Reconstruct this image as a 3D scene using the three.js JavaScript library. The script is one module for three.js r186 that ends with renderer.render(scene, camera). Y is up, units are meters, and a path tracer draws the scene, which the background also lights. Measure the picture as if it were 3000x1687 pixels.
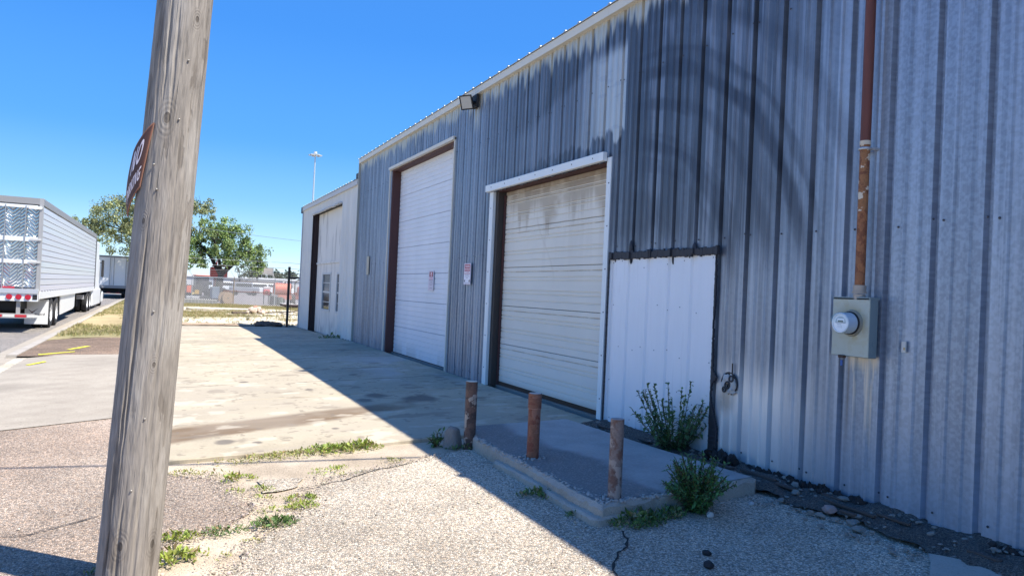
import * as THREE from 'three';
import { mergeGeometries, mergeVertices, toCreasedNormals } from 'three/addons/utils/BufferGeometryUtils.js';
import { RoundedBoxGeometry } from 'three/addons/geometries/RoundedBoxGeometry.js';

// ---------------------------------------------------------------- camera, sky, sun, exposure
const scene = new THREE.Scene();
const camera = new THREE.PerspectiveCamera(42.79, 1024 / 575, 0.05, 1500);
camera.position.set(0, 1.45, 0);
{
  const th = 25.3897 * Math.PI / 180, e = 0.5572 * Math.PI / 180, r = 2.5766 * Math.PI / 180;
  const f = new THREE.Vector3(Math.sin(th) * Math.cos(e), Math.sin(e), -Math.cos(th) * Math.cos(e));
  const rt = new THREE.Vector3(Math.cos(th), 0, Math.sin(th)), up = new THREE.Vector3().crossVectors(rt, f);
  const R = rt.clone().multiplyScalar(Math.cos(r)).addScaledVector(up, Math.sin(r));
  const U = up.clone().multiplyScalar(Math.cos(r)).addScaledVector(rt, -Math.sin(r));
  camera.quaternion.setFromRotationMatrix(new THREE.Matrix4().makeBasis(R, U, f.clone().negate()));
}
const renderer = new THREE.WebGLRenderer({ antialias: true });
renderer.toneMapping = THREE.LinearToneMapping;
renderer.toneMappingExposure = 1.9;
renderer.shadowMap.enabled = true;

const SUN = new THREE.Vector3(0.445, 1, 0.42).normalize();
const sun = new THREE.DirectionalLight(new THREE.Color().setRGB(1, 0.94, 0.84), 4.6);
sun.target.position.set(0, 0, -15); sun.position.copy(SUN).multiplyScalar(80).add(sun.target.position);
sun.castShadow = true; sun.shadow.radius = 1; sun.shadow.mapSize.set(4096, 4096);
Object.assign(sun.shadow.camera, { left: -60, right: 60, top: 60, bottom: -60, near: 1, far: 200 });
scene.add(sun, sun.target);
{ // clear deep-blue sky, paler towards the horizon all round
  const W = 512, H = 256, d = new Float32Array(W * H * 4), K = 0.82;
  const stops = [[0, .72, .82, .86], [.04, .42, .66, .82], [.10, .19, .44, .75], [.18, .085, .30, .70], [.32, .05, .22, .63], [.55, .04, .17, .55], [1, .035, .15, .50]];
  for (let j = 0; j < H; j++) for (let i = 0; i < W; i++) {
    const el = ((j + .5) / H - .5) * Math.PI, az = ((i + .5) / W - .5) * 2 * Math.PI, y = Math.sin(el);
    const dir = [Math.cos(el) * Math.cos(az), y, Math.cos(el) * Math.sin(az)];
    let c = [.52, .70, .85];
    if (y > 0) { let k = 0; while (k < stops.length - 2 && y > stops[k + 1][0]) k++; const a = stops[k], b = stops[k + 1], t = (y - a[0]) / (b[0] - a[0]); c = [1, 2, 3].map((q) => a[q] + (b[q] - a[q]) * t); }
    const cs = Math.max(0, dir[0] * SUN.x + dir[1] * SUN.y + dir[2] * SUN.z), g = .5 * Math.pow(cs, 12);
    for (let q = 0; q < 3; q++) d[(j * W + i) * 4 + q] = (c[q] + g * [.5, .55, .6][q]) * K;
    d[(j * W + i) * 4 + 3] = 1;
  }
  const t = new THREE.DataTexture(d, W, H, THREE.RGBAFormat, THREE.FloatType);
  t.mapping = THREE.EquirectangularReflectionMapping; t.magFilter = t.minFilter = THREE.LinearFilter; t.needsUpdate = true;
  scene.background = t; scene.environment = t;
}

// ---------------------------------------------------------------- helpers
let seed = 7;
const rnd = () => { seed = (seed + 0x6d2b79f5) | 0; let t = Math.imul(seed ^ (seed >>> 15), 1 | seed); t = (t + Math.imul(t ^ (t >>> 7), 61 | t)) ^ t; return ((t ^ (t >>> 14)) >>> 0) / 4294967296; };
const rr = (a, b) => a + (b - a) * rnd();
const clamp = (x, a = 0, b = 1) => Math.min(b, Math.max(a, x));
const lerp = (a, b, t) => a + (b - a) * t;
const ss = (a, b, x) => { const t = clamp((x - a) / (b - a)); return t * t * (3 - 2 * t); };
const V = (x, y, z) => new THREE.Vector3(x, y, z);
const HASH = new Float32Array(65536); for (let i = 0; i < 65536; i++) HASH[i] = rnd();
const hsh = (x, y, s) => HASH[(((x + s * 57) & 255) << 8) | ((y + s * 131) & 255)];
function vn(x, y, s = 0, px = 256, py = 256) {
  let xi = Math.floor(x), yi = Math.floor(y), fx = x - xi, fy = y - yi; fx = fx * fx * (3 - 2 * fx); fy = fy * fy * (3 - 2 * fy);
  const x0 = ((xi % px) + px) % px, x1 = (x0 + 1) % px, y0 = ((yi % py) + py) % py, y1 = (y0 + 1) % py;
  return lerp(lerp(hsh(x0, y0, s), hsh(x1, y0, s), fx), lerp(hsh(x0, y1, s), hsh(x1, y1, s), fx), fy);
}
function fbm(x, y, o = 4, s = 0, px = 256, py = 256) { let a = .5, v = 0, t = 0; for (let k = 0; k < o; k++) { v += a * vn(x, y, s + k, px, py); t += a; a *= .5; x *= 2; y *= 2; px = Math.min(256, px * 2); py = Math.min(256, py * 2); } return v / t; }
const toS = (c) => { c = clamp(c); return 255 * (c <= .0031308 ? c * 12.92 : 1.055 * Math.pow(c, 1 / 2.4) - .055); };
const LUT = new Uint8Array(4097); for (let i = 0; i <= 4096; i++) LUT[i] = Math.round(toS(i / 4096));
const s8 = (c) => LUT[Math.round(clamp(c) * 4096)];
// fn(i, j) -> [r, g, b, height]; gives a colour map and a bump map
function maps(w, h, fn, { bump = true, rep = true } = {}) {
  const c = new Uint8Array(w * h * 4), b = bump ? new Uint8Array(w * h * 4) : null;
  for (let j = 0; j < h; j++) for (let i = 0; i < w; i++) {
    const p = fn(i, j), o = (j * w + i) * 4;
    c[o] = s8(p[0]); c[o + 1] = s8(p[1]); c[o + 2] = s8(p[2]); c[o + 3] = 255;
    if (b) { const q = clamp(p[3]) * 255; b[o] = b[o + 1] = b[o + 2] = q; b[o + 3] = 255; }
  }
  const mk = (d, srgb) => { const t = new THREE.DataTexture(d, w, h); t.magFilter = THREE.LinearFilter; t.minFilter = THREE.LinearMipmapLinearFilter; t.wrapS = t.wrapT = rep ? THREE.RepeatWrapping : THREE.ClampToEdgeWrapping; if (srgb) t.colorSpace = THREE.SRGBColorSpace; t.needsUpdate = true; return t; };
  return { map: mk(c, true), bumpMap: b ? mk(b, false) : null };
}
function canvasTex(w, h, draw) { const c = document.createElement('canvas'); c.width = w; c.height = h; draw(c.getContext('2d'), w, h); const t = new THREE.CanvasTexture(c); t.colorSpace = THREE.SRGBColorSpace; return t; }
const C = (r, g, b) => new THREE.Color().setRGB(r, g, b);
const mat = (r, g, b, rough = .8, metal = 0, extra = {}) => new THREE.MeshStandardMaterial({ color: C(r, g, b), roughness: rough, metalness: metal, ...extra });

const used = {};
function numbered(n) { if (!(n in used)) { used[n] = 0; return n; } used[n]++; return n + '_' + String(used[n]).padStart(3, '0'); }
function tag(o, label, category, group) { o.userData.label = label; o.userData.category = category; if (group) o.userData.group = group; return o; }
function thing(name, label, category, pos = [0, 0, 0], ry = 0, group) { const o = new THREE.Group(); o.name = numbered(name); o.position.set(...pos); o.rotation.y = ry; tag(o, label, category, group); scene.add(o); return o; }
function M(geo, m, name, parent) { if (Array.isArray(geo)) geo = mrg(geo); const o = new THREE.Mesh(geo, m); o.castShadow = o.receiveShadow = true; o.name = parent ? name : numbered(name); (parent || scene).add(o); return o; }
function struct(o) { o.userData.kind = 'structure'; return o; }
function mrg(list) { const any = list.some((g) => !g.index); list = list.map((g) => { let q = any && g.index ? g.toNonIndexed() : g; for (const k of Object.keys(q.attributes)) if (!['position', 'normal', 'uv', 'color'].includes(k)) q.deleteAttribute(k); return q; }); if (!list.every((g) => g.attributes.color)) list.forEach((g) => g.deleteAttribute('color')); return mergeGeometries(list); }
const box = (w, h, d, x = 0, y = 0, z = 0) => { const g = new THREE.BoxGeometry(w, h, d); g.translate(x, y, z); return g; };
const rbox = (w, h, d, x = 0, y = 0, z = 0, r = .01) => { const g = new RoundedBoxGeometry(w, h, d, 2, Math.min(r, w / 2.1, h / 2.1, d / 2.1)); g.translate(x, y, z); return g; };
const bx = (x0, x1, y0, y1, z0, z1) => box(Math.abs(x1 - x0), Math.abs(y1 - y0), Math.abs(z1 - z0), (x0 + x1) / 2, (y0 + y1) / 2, (z0 + z1) / 2);
function bar(a, b, r0, r1 = r0, n = 8) { const d = b.clone().sub(a), g = new THREE.CylinderGeometry(r1, r0, d.length(), n, 1); g.translate(0, d.length() / 2, 0); g.applyQuaternion(new THREE.Quaternion().setFromUnitVectors(V(0, 1, 0), d.clone().normalize())); g.translate(a.x, a.y, a.z); return g; }
function tube(pts, r, seg = 24, n = 8) { return new THREE.TubeGeometry(new THREE.CatmullRomCurve3(pts), seg, r, n, false); }
function geoFrom(pos, idx, uv, col) { const g = new THREE.BufferGeometry(); g.setAttribute('position', new THREE.Float32BufferAttribute(pos, 3)); if (uv) g.setAttribute('uv', new THREE.Float32BufferAttribute(uv, 2)); if (col) g.setAttribute('color', new THREE.Float32BufferAttribute(col, 3)); if (idx) g.setIndex(idx); g.computeVertexNormals(); return g; }
// a lump: icosahedron pushed about by noise
function lump(sx, sy, sz, det = 1, jit = .25) {
  let g = new THREE.IcosahedronGeometry(1, det); g.deleteAttribute('uv'); g.deleteAttribute('normal'); g = mergeVertices(g, 1e-3);
  const p = g.attributes.position; for (let i = 0; i < p.count; i++) { const k = 1 + rr(-jit, jit); p.setXYZ(i, p.getX(i) * sx * k, p.getY(i) * sy * k, p.getZ(i) * sz * k); }
  g = g.toNonIndexed(); g.computeVertexNormals(); const n = g.attributes.position.count, uv = new Float32Array(n * 2); for (let i = 0; i < n; i++) { uv[2 * i] = g.attributes.position.getX(i); uv[2 * i + 1] = g.attributes.position.getY(i) + g.attributes.position.getZ(i); }
  g.setAttribute('uv', new THREE.BufferAttribute(uv, 2)); return g;
}
// ground height: the lot falls away from the building towards the street
const WX = 4.64;
function gy(x, z) { return -.04 * (WX - clamp(x, -2.7, WX)) - .15 * clamp((-z - 19) / 9) * clamp(x / WX); }
const ROAD = -.37;

// sheets that follow the ground
function outline(poly, step, jit) { // resample with a crumbled edge; a point may carry 1 as third entry to keep its edge straight
  const out = []; const n = poly.length;
  for (let i = 0; i < n; i++) { const a = poly[i], b = poly[(i + 1) % n], L = Math.hypot(b[0] - a[0], b[1] - a[1]), k = Math.max(1, Math.round(L / step)), nx = (b[1] - a[1]) / L, nz = -(b[0] - a[0]) / L, J = a[2] ? 0 : jit;
    for (let q = 0; q < k; q++) { const t = q / k, x = lerp(a[0], b[0], t), z = lerp(a[1], b[1], t), w = J * (fbm(x * 1.7 + 31, z * 1.7, 4, 3) - .5) * 2.4 + J * rr(-.18, .18); out.push(new THREE.Vector2(x + nx * w, z + nz * w)); } }
  return out;
}
function splitTris(pts, tris, max) {
  const P = pts.map((p) => [p.x, p.y]), mid = new Map(); let list = tris.slice();
  for (let it = 0; it < 14; it++) {
    const next = []; let any = false;
    for (const t of list) {
      let best = -1, L = max; for (let k = 0; k < 3; k++) { const a = P[t[k]], b = P[t[(k + 1) % 3]], l = Math.hypot(a[0] - b[0], a[1] - b[1]); if (l > L) { L = l; best = k; } }
      if (best < 0) { next.push(t); continue; }
      any = true; const i = t[best], j = t[(best + 1) % 3], k = t[(best + 2) % 3], key = i < j ? i + '_' + j : j + '_' + i;
      let m = mid.get(key); if (m === undefined) { m = P.length; P.push([(P[i][0] + P[j][0]) / 2, (P[i][1] + P[j][1]) / 2]); mid.set(key, m); }
      next.push([i, m, k], [m, j, k]);
    }
    list = next; if (!any) break;
  }
  return [P, list];
}
function sheet(poly, off, { step = .12, jit = 0, max = 1, yf = gy, tone = null, bumpy = 0, bf = .9, uvs = 1 } = {}) {
  let ol = outline(poly, step, jit); if (THREE.ShapeUtils.area(ol) < 0) ol = ol.reverse();
  const [P, T] = splitTris(ol, THREE.ShapeUtils.triangulateShape(ol, []), max);
  const pos = [], uv = [], col = tone ? [] : null, idx = [];
  for (const p of P) { pos.push(p[0], yf(p[0], p[1]) + off + (bumpy ? bumpy * (fbm(p[0] * bf, p[1] * bf, 3, 9) - .5) : 0), p[1]); uv.push(p[0] * uvs, -p[1] * uvs); if (tone) col.push(...tone(p[0], p[1])); }
  for (const t of T) idx.push(t[0], t[2], t[1]);
  return geoFrom(pos, idx, uv, col);
}
// a cast slab with a top, a worn edge and sides
function slab(poly, top, bottom, { step = .06, jit = .01, bev = .015, yf = gy } = {}) {
  let ol = outline(poly, step, jit); if (THREE.ShapeUtils.area(ol) < 0) ol = ol.reverse();
  const n = ol.length, pos = [], uv = [], idx = [], put = (x, y, z) => { pos.push(x, y, z); uv.push(x + (y - yf(x, z)) * .7, -z + (y - yf(x, z)) * .7); return pos.length / 3 - 1; };
  const inn = ol.map((p, i) => { const a = ol[(i + n - 1) % n], b = ol[(i + 1) % n], d = new THREE.Vector2(b.x - a.x, b.y - a.y).normalize(), w = bev * rr(.6, 1.6); return new THREE.Vector2(p.x - d.y * w, p.y + d.x * w); });
  const r0 = ol.map((p) => put(p.x + rr(-1, 1) * jit * .4, yf(p.x, p.y) + bottom, p.y)), r1 = ol.map((p) => put(p.x, yf(p.x, p.y) + top - bev * rr(.5, 1.5), p.y)), r1b = ol.map((p, i) => put(pos[r1[i] * 3], pos[r1[i] * 3 + 1], pos[r1[i] * 3 + 2])), r2 = inn.map((p) => put(p.x, yf(p.x, p.y) + top, p.y)), r2b = inn.map((p) => put(p.x, yf(p.x, p.y) + top, p.y));
  for (let i = 0; i < n; i++) { const j = (i + 1) % n; idx.push(r0[i], r1[i], r0[j], r1[i], r1[j], r0[j], r1b[i], r2[i], r1b[j], r2[i], r2[j], r1b[j]); }
  for (const t of THREE.ShapeUtils.triangulateShape(inn, [])) idx.push(r2b[t[0]], r2b[t[2]], r2b[t[1]]);
  return geoFrom(pos, idx, uv);
}

// ---------------------------------------------------------------- surface materials
function cells(N, jitter, s) { // tileable worley on an N x N lattice: returns fn(u, v) -> [F1, F2, cell hash]
  return (u, v) => { const x = u * N, y = v * N, xi = Math.floor(x), yi = Math.floor(y); let f1 = 9, f2 = 9, id = 0;
    for (let a = -1; a <= 1; a++) for (let b = -1; b <= 1; b++) { const cx = ((xi + a) % N + N) % N, cy = ((yi + b) % N + N) % N, h1 = hsh(cx, cy, s), h2 = hsh(cx, cy, s + 5), dx = xi + a + .5 + (h1 - .5) * jitter - x, dy = yi + b + .5 + (h2 - .5) * jitter - y, d = dx * dx + dy * dy; if (d < f1) { f2 = f1; f1 = d; id = hsh(cx, cy, s + 9) ; } else if (d < f2) f2 = d; }
    return [Math.sqrt(f1), Math.sqrt(f2), id]; };
}
const chipsAt = cells(160, .95, 2), gritAt = cells(250, .9, 11);
const chipMaps = maps(1024, 1024, (i, j) => {
  const u = i / 1024, v = j / 1024, wob = .004 * (vn(u * 128, v * 128, 3, 128, 128) - .5), [f1, f2, id] = chipsAt(u + wob, v - wob), e = ss(.03, .32, f2 - f1), g = gritAt(u, v);
  let t = id < .14 ? .38 : id < .38 ? .66 : id < .76 ? 1.04 : 1.42; t *= .86 + .28 * hsh((id * 9999) & 255, 7, 1);
  const k = lerp(.34 + .2 * g[2], t, e), warm = (hsh((id * 7777) & 255, 3, 4) - .5) * .16, soft = .9 + .2 * fbm(u * 6, v * 6, 3, 8, 6, 6);
  return [.5 * k * soft * (1 + warm), .5 * k * soft, .5 * k * soft * (1 - warm), .15 + .8 * e * (1 - f1 * .6)];
});
const grainMaps = maps(1024, 1024, (i, j) => { // fine concrete
  const u = i / 1024, v = j / 1024, n = fbm(u * 8, v * 8, 6, 21, 8, 8), f = vn(u * 256, v * 256, 30), p = ss(.86, .95, vn(u * 128, v * 128, 33, 128, 128));
  const k = .5 * (.78 + .32 * n + .22 * (f - .5)) * (1 - .3 * p);
  return [k, k * (.985 + .03 * n), k * (.96 + .05 * n), .5 * n + .3 * f - .3 * p + .2];
});
const dirtMaps = maps(1024, 1024, (i, j) => {
  const u = i / 1024, v = j / 1024, n = fbm(u * 7, v * 7, 6, 41, 7, 7), f = vn(u * 256, v * 256, 44), st = gritAt(u, v), peb = st[2] > .8 ? ss(.45, .15, st[0]) : 0;
  const k = .5 * (.7 + .5 * n + .3 * (f - .5)) + .18 * peb * (st[2] > .9 ? 1 : -.8);
  return [k, k * (.96 + .06 * n), k * (.88 + .14 * n), .5 * n + .2 * f + .4 * peb];
});
const rep = (m, s) => { const o = {}; for (const k of ['map', 'bumpMap']) if (m[k]) { o[k] = m[k].clone(); o[k].repeat.set(1 / s, 1 / s); o[k].needsUpdate = true; } return o; };
const surf = (m, s, col, bump, extra = {}) => new THREE.MeshStandardMaterial({ ...rep(m, s), bumpScale: bump, color: C(...col), roughness: .95, ...extra });
const asphaltLight = surf(chipMaps, 1.85, [1.24, 1.06, .83], .006, { vertexColors: true });
const asphaltBrown = surf(chipMaps, 1.9, [1.0, .815, .64], .006, { vertexColors: true });
const gravelM = surf(chipMaps, 3.1, [.72, .53, .38], .01, { vertexColors: true });
const sandM = surf(dirtMaps, 1.9, [1.0, .83, .64], .012, { vertexColors: true });
const soilM = surf(chipMaps, 1.3, [.42, .36, .30], .012);
const yardM = surf(dirtMaps, 9, [1.20, 1.06, .84], .03, { vertexColors: true });
const apronM = surf(grainMaps, 2.3, [.76, .665, .54], .003, { vertexColors: true });
const roadM = surf(chipMaps, 2.7, [.62, .56, .50], .004, { vertexColors: true });
const lotM = surf(chipMaps, 3.3, [.56, .50, .49], .004);
const padM = surf(grainMaps, 1.3, [.84, .75, .64], .004);
const kerbM = surf(grainMaps, 1.7, [.80, .73, .64], .003);

// ---------------------------------------------------------------- ground
{
  const xs = [-400, -200, -100, -50, -25, -14, -8, -4, -2.82, -2.72], zs = [];
  for (let x = -2; x < 12; x += 1) xs.push(x); xs.push(12, 15, 20, 30, 50, 100, 200, 400);
  for (const z of [60, 30, 15, 8]) zs.push(z); for (let z = 4; z > -36; z -= 1) zs.push(z); for (let z = -36; z > -70; z -= 3) zs.push(z); zs.push(-70, -90, -120, -160, -220, -300, -420, -600, -800);
  const pos = [], uv = [], idx = [], col = [], n = xs.length;
  for (const z of zs) for (const x of xs) { const y = (x < -2.75 ? ROAD - .06 : gy(x, z) - .03); pos.push(x, y, z); uv.push(x, -z); col.push(.9, .9, .9); }
  for (let j = 0; j < zs.length - 1; j++) for (let i = 0; i < n - 1; i++) { const a = j * n + i; idx.push(a, a + 1, a + n, a + 1, a + n + 1, a + n); }
  struct(M(geoFrom(pos, idx, uv, col), yardM, 'ground'));
}
const tn = (k, s, amp) => (x, z) => { const v = 1 + amp * (fbm(x * k + 11, z * k - 5, 4, s) - .5) * 2; return [v, v, v]; };
// yard: pale caliche streaked with drier and greener bands
const yardTone = (x, z) => { const a = fbm(x * .12 + 3, z * .42, 4, 51), b = fbm(x * .5, z * 1.6, 4, 55), g = ss(.48, .62, a) * .55 + ss(.55, .7, b) * .35; return [1.05 - .45 * g, 1.05 - .40 * g, 1.02 - .55 * g]; };
struct(M(sheet([[.4, -28.6], [4.3, -28.5], [12, -28.5], [14, -56], [-.5, -56], [-.6, -32]], .012, { max: .7, jit: .12, step: .4, tone: yardTone, bumpy: .08 }), yardM, 'yard'));
struct(M(sheet([[-1.2, -56, 1], [90, -56, 1], [120, -190, 1], [-1.2, -190, 1]], .02, { max: 12, step: 8 }), lotM, 'parking_lot'));
// street, gutter and kerb
struct(M(sheet([[-12, 12, 1], [-3.25, 12, 1], [-3.25, -170, 1], [-12, -170, 1]], 0, { max: 4, step: 3, yf: () => ROAD, tone: tn(.35, 61, .12) }), roadM, 'street'));
struct(M(sheet([[-3.246, 12, 1], [-2.9, 12, 1], [-2.9, -170, 1], [-3.246, -170, 1]], .006, { max: 3, step: 3, yf: (x) => ROAD + .02 * clamp((x + 3.25) / .35), tone: tn(.5, 62, .1) }), apronM, 'gutter'));
{
  const mkKerb = (z0, z1) => { const L = z0 - z1, s = new THREE.Shape(); s.moveTo(0, -.2); s.lineTo(0, .055); s.quadraticCurveTo(.005, .085, .04, .085); s.lineTo(.2, .085); s.lineTo(.2, -.2); const g = new THREE.ExtrudeGeometry(s, { depth: L, bevelEnabled: false, curveSegments: 4 }); g.translate(-2.9, ROAD + .02, z1); return g; };
  const k = struct(new THREE.Group()); k.name = 'kerb'; scene.add(k);
  let z = -18.3; while (z > -110) { const L = z > -60 ? 3 : 10; M(mkKerb(z, z - L + .015), kerbM, 'kerb_stone', k); z -= L; }
  z = 8; while (z > -8.5) { M(mkKerb(z, z - 3 + .015), kerbM, 'kerb_stone', k); z -= 3; }
}
// brown worn asphalt on the left, light aggregate asphalt in front, sand between them
struct(M(sheet([[-2.7, 6, 1], [6, 6, 1], [6, -7.3, 1], [-.2, -7.3, 1], [-.2, -9.9, 1], [-2.7, -9.9, 1]], -.006, { max: .5, step: .4, tone: tn(.9, 71, .3) }), sandM, 'sand'));
const brownTone = (x, z) => { const v = 1 + .55 * (fbm(x * .55 + 4, z * .55, 4, 73) - .5) * 2, r = fbm(x * .8, z * .8 + 9, 3, 77), d = 1 - .25 * ss(.5, .7, fbm(x * .3 + 9, z * .9, 3, 79)); return [v * d, v * d * (1 - .08 * r), v * d * (1 - .12 * r)]; };
struct(M(sheet([[-2.7, 6, 1], [.1, 6, 1], [-.02, -1], [0, -3.6], [-.02, -4.75], [.2, -5.02], [.48, -5.2], [.66, -5.55], [.6, -6.0], [.42, -6.45], [.15, -6.8], [-.03, -7.1, 1], [-.03, -9.88], [-1.2, -9.85], [-2.7, -9.6, 1]], .004, { max: .3, step: .07, jit: .09, tone: brownTone }), asphaltBrown, 'brown_asphalt'));
const lightTone = (x, z) => { const v = 1 + .4 * (fbm(x * .7, z * .7 + 3, 4, 83) - .5) * 2, e = 1 - .12 * ss(.52, .66, fbm(x * 1.9, z * 1.9, 3, 86)); return [v * e, v * e, v * e]; };
struct(M(sheet([[.22, 6, 1], [6, 6, 1], [6, -4.2, 1], [4.2, -4.35, 1], [2.9, -6.5, 1], [2.72, -6.62], [2.45, -6.5], [1.9, -6.3], [1.32, -6.12], [1.05, -5.75], [.98, -5.35], [.72, -5.0], [.46, -4.62], [.34, -4.2], [.25, -3.4], [.28, 0]], .009, { max: .3, step: .06, jit: .07, tone: lightTone }), asphaltLight, 'asphalt'));
struct(M(sheet([[.75, -6.3], [1.1, -6.22], [1.0, -5.95], [.8, -5.9]], .006, { max: .2, step: .05, jit: .06, tone: lightTone }), asphaltLight, 'asphalt_scrap'));
{ // loose chippings strewn over the broken edges
  const g0 = lump(1, .7, 1, 0, .25), n = 2800, o = new THREE.InstancedMesh(g0, mat(1, 1, 1, .95), n), m = new THREE.Matrix4(), q = new THREE.Quaternion(); let k = 0;
  const edges = [[-.02, -4.75], [.2, -5.02], [.48, -5.2], [.66, -5.55], [.6, -6.0], [.42, -6.45], [.15, -6.8]], e2 = [[2.45, -6.5], [1.9, -6.3], [1.32, -6.12], [1.05, -5.75], [.98, -5.35], [.72, -5.0], [.46, -4.62], [.34, -4.2], [.25, -3.4]];
  while (k < n) { const E = rnd() < .45 ? edges : e2, i = Math.floor(rnd() * (E.length - 1)), t = rnd(), w = .16, a = rr(-1, 1) * rnd(), x = lerp(E[i][0], E[i + 1][0], t) + a * w * 1.4, z = lerp(E[i][1], E[i + 1][1], t) + rr(-1, 1) * rnd() * w; const far = rnd() < .16, X = far ? rr(-1.4, 4.2) : x, Z = far ? rr(-6.2, -3.2) : z; if (X > 2.7 && Z < -4.1) continue; const s = rr(.0025, .007) * (rnd() < .05 ? 2 : 1); q.setFromEuler(new THREE.Euler(rr(0, 3), rr(0, 3), 0)); m.compose(V(X, gy(X, Z) + .012 + s * .3, Z), q, V(s, s, s)); o.setMatrixAt(k, m); const b = rr(.18, .62); o.setColorAt(k, C(b, b * rr(.8, .9), b * rr(.6, .76))); k++; }
  o.name = 'loose_chippings'; o.castShadow = o.receiveShadow = true; o.userData.kind = 'stuff'; tag(o, 'loose stone chippings along the broken asphalt edges', 'gravel'); scene.add(o);
}
for (const [pts, w] of [[[[2.80, -4.02], [2.66, -3.78], [2.5, -3.66], [2.34, -3.42], [2.1, -3.1]], .011], [[[1.02, -5.86], [1.4, -5.98], [1.75, -6.2], [2.1, -6.3]], .012], [[[-1.7, -5.3], [-1.2, -5.62], [-.7, -5.5], [-.3, -5.75]], .008]]) {
  const L = [], Rr = []; for (let i = 0; i < pts.length - 1; i++) for (let q = 0; q < 10; q++) { const t = q / 10, x = lerp(pts[i][0], pts[i + 1][0], t) + .05 * (fbm(i * 3 + t * 3, w * 999, 3, 88) - .5), z = lerp(pts[i][1], pts[i + 1][1], t) + .05 * (fbm(i * 3 + t * 3, w * 555, 3, 89) - .5), ww = w * rr(.3, 1.1); L.push([x - ww * .7, z - ww * .7, 1]); Rr.unshift([x + ww * .7, z + ww * .7, 1]); }
  struct(M(sheet([...L, ...Rr], .0135, { step: 9, max: 9 }), mat(.035, .03, .026, .95), 'asphalt_crack'));
}
// apron, gravel and verge on the left
const apTone = (x, z) => { const v = 1 + .16 * (fbm(x * .5 + 20, z * .5, 4, 91) - .5) * 2, s = 1 - .16 * ss(.6, .8, fbm(x * .5, z * 2.2, 3, 94)); return [v * s, v * s, v * s]; };
struct(M(sheet([[-2.9, -8.9, 1], [-.02, -9.9], [-.02, -17.7], [-1.4, -18.1], [-2.9, -18.4, 1]], .012, { max: .4, step: .15, jit: .03, tone: apTone, yf: (x, z) => lerp(gy(x, z), ROAD + .02, ss(-1.9, -2.9, x)) }), apronM, 'driveway_apron'));
struct(M(sheet([[-2.7, -18.2, 1], [-1.4, -18.02], [.02, -17.6, 1], [.02, -23.4], [-1, -23.2], [-2.7, -23.8, 1]], .006, { max: .4, step: .12, jit: .1, tone: brownTone }), gravelM, 'gravel_verge'));
const vergeTone = (x, z) => { const a = fbm(x * .5, z * .22, 4, 99); const g = ss(.4, .6, a); return [lerp(.66, .34, g), lerp(.60, .38, g), lerp(.42, .20, g)]; };
struct(M(sheet([[-2.7, -22.6, 1], [-2.0, -23.4], [-1.2, -23.2], [-.4, -24.0], [.1, -23.6], [.3, -28.8], [-.5, -40], [-1, -60], [-1.1, -110], [-2.7, -110, 1]], .010, { max: .6, step: .2, jit: .35, tone: vergeTone, bumpy: .05 }), yardM, 'verge'));

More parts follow.
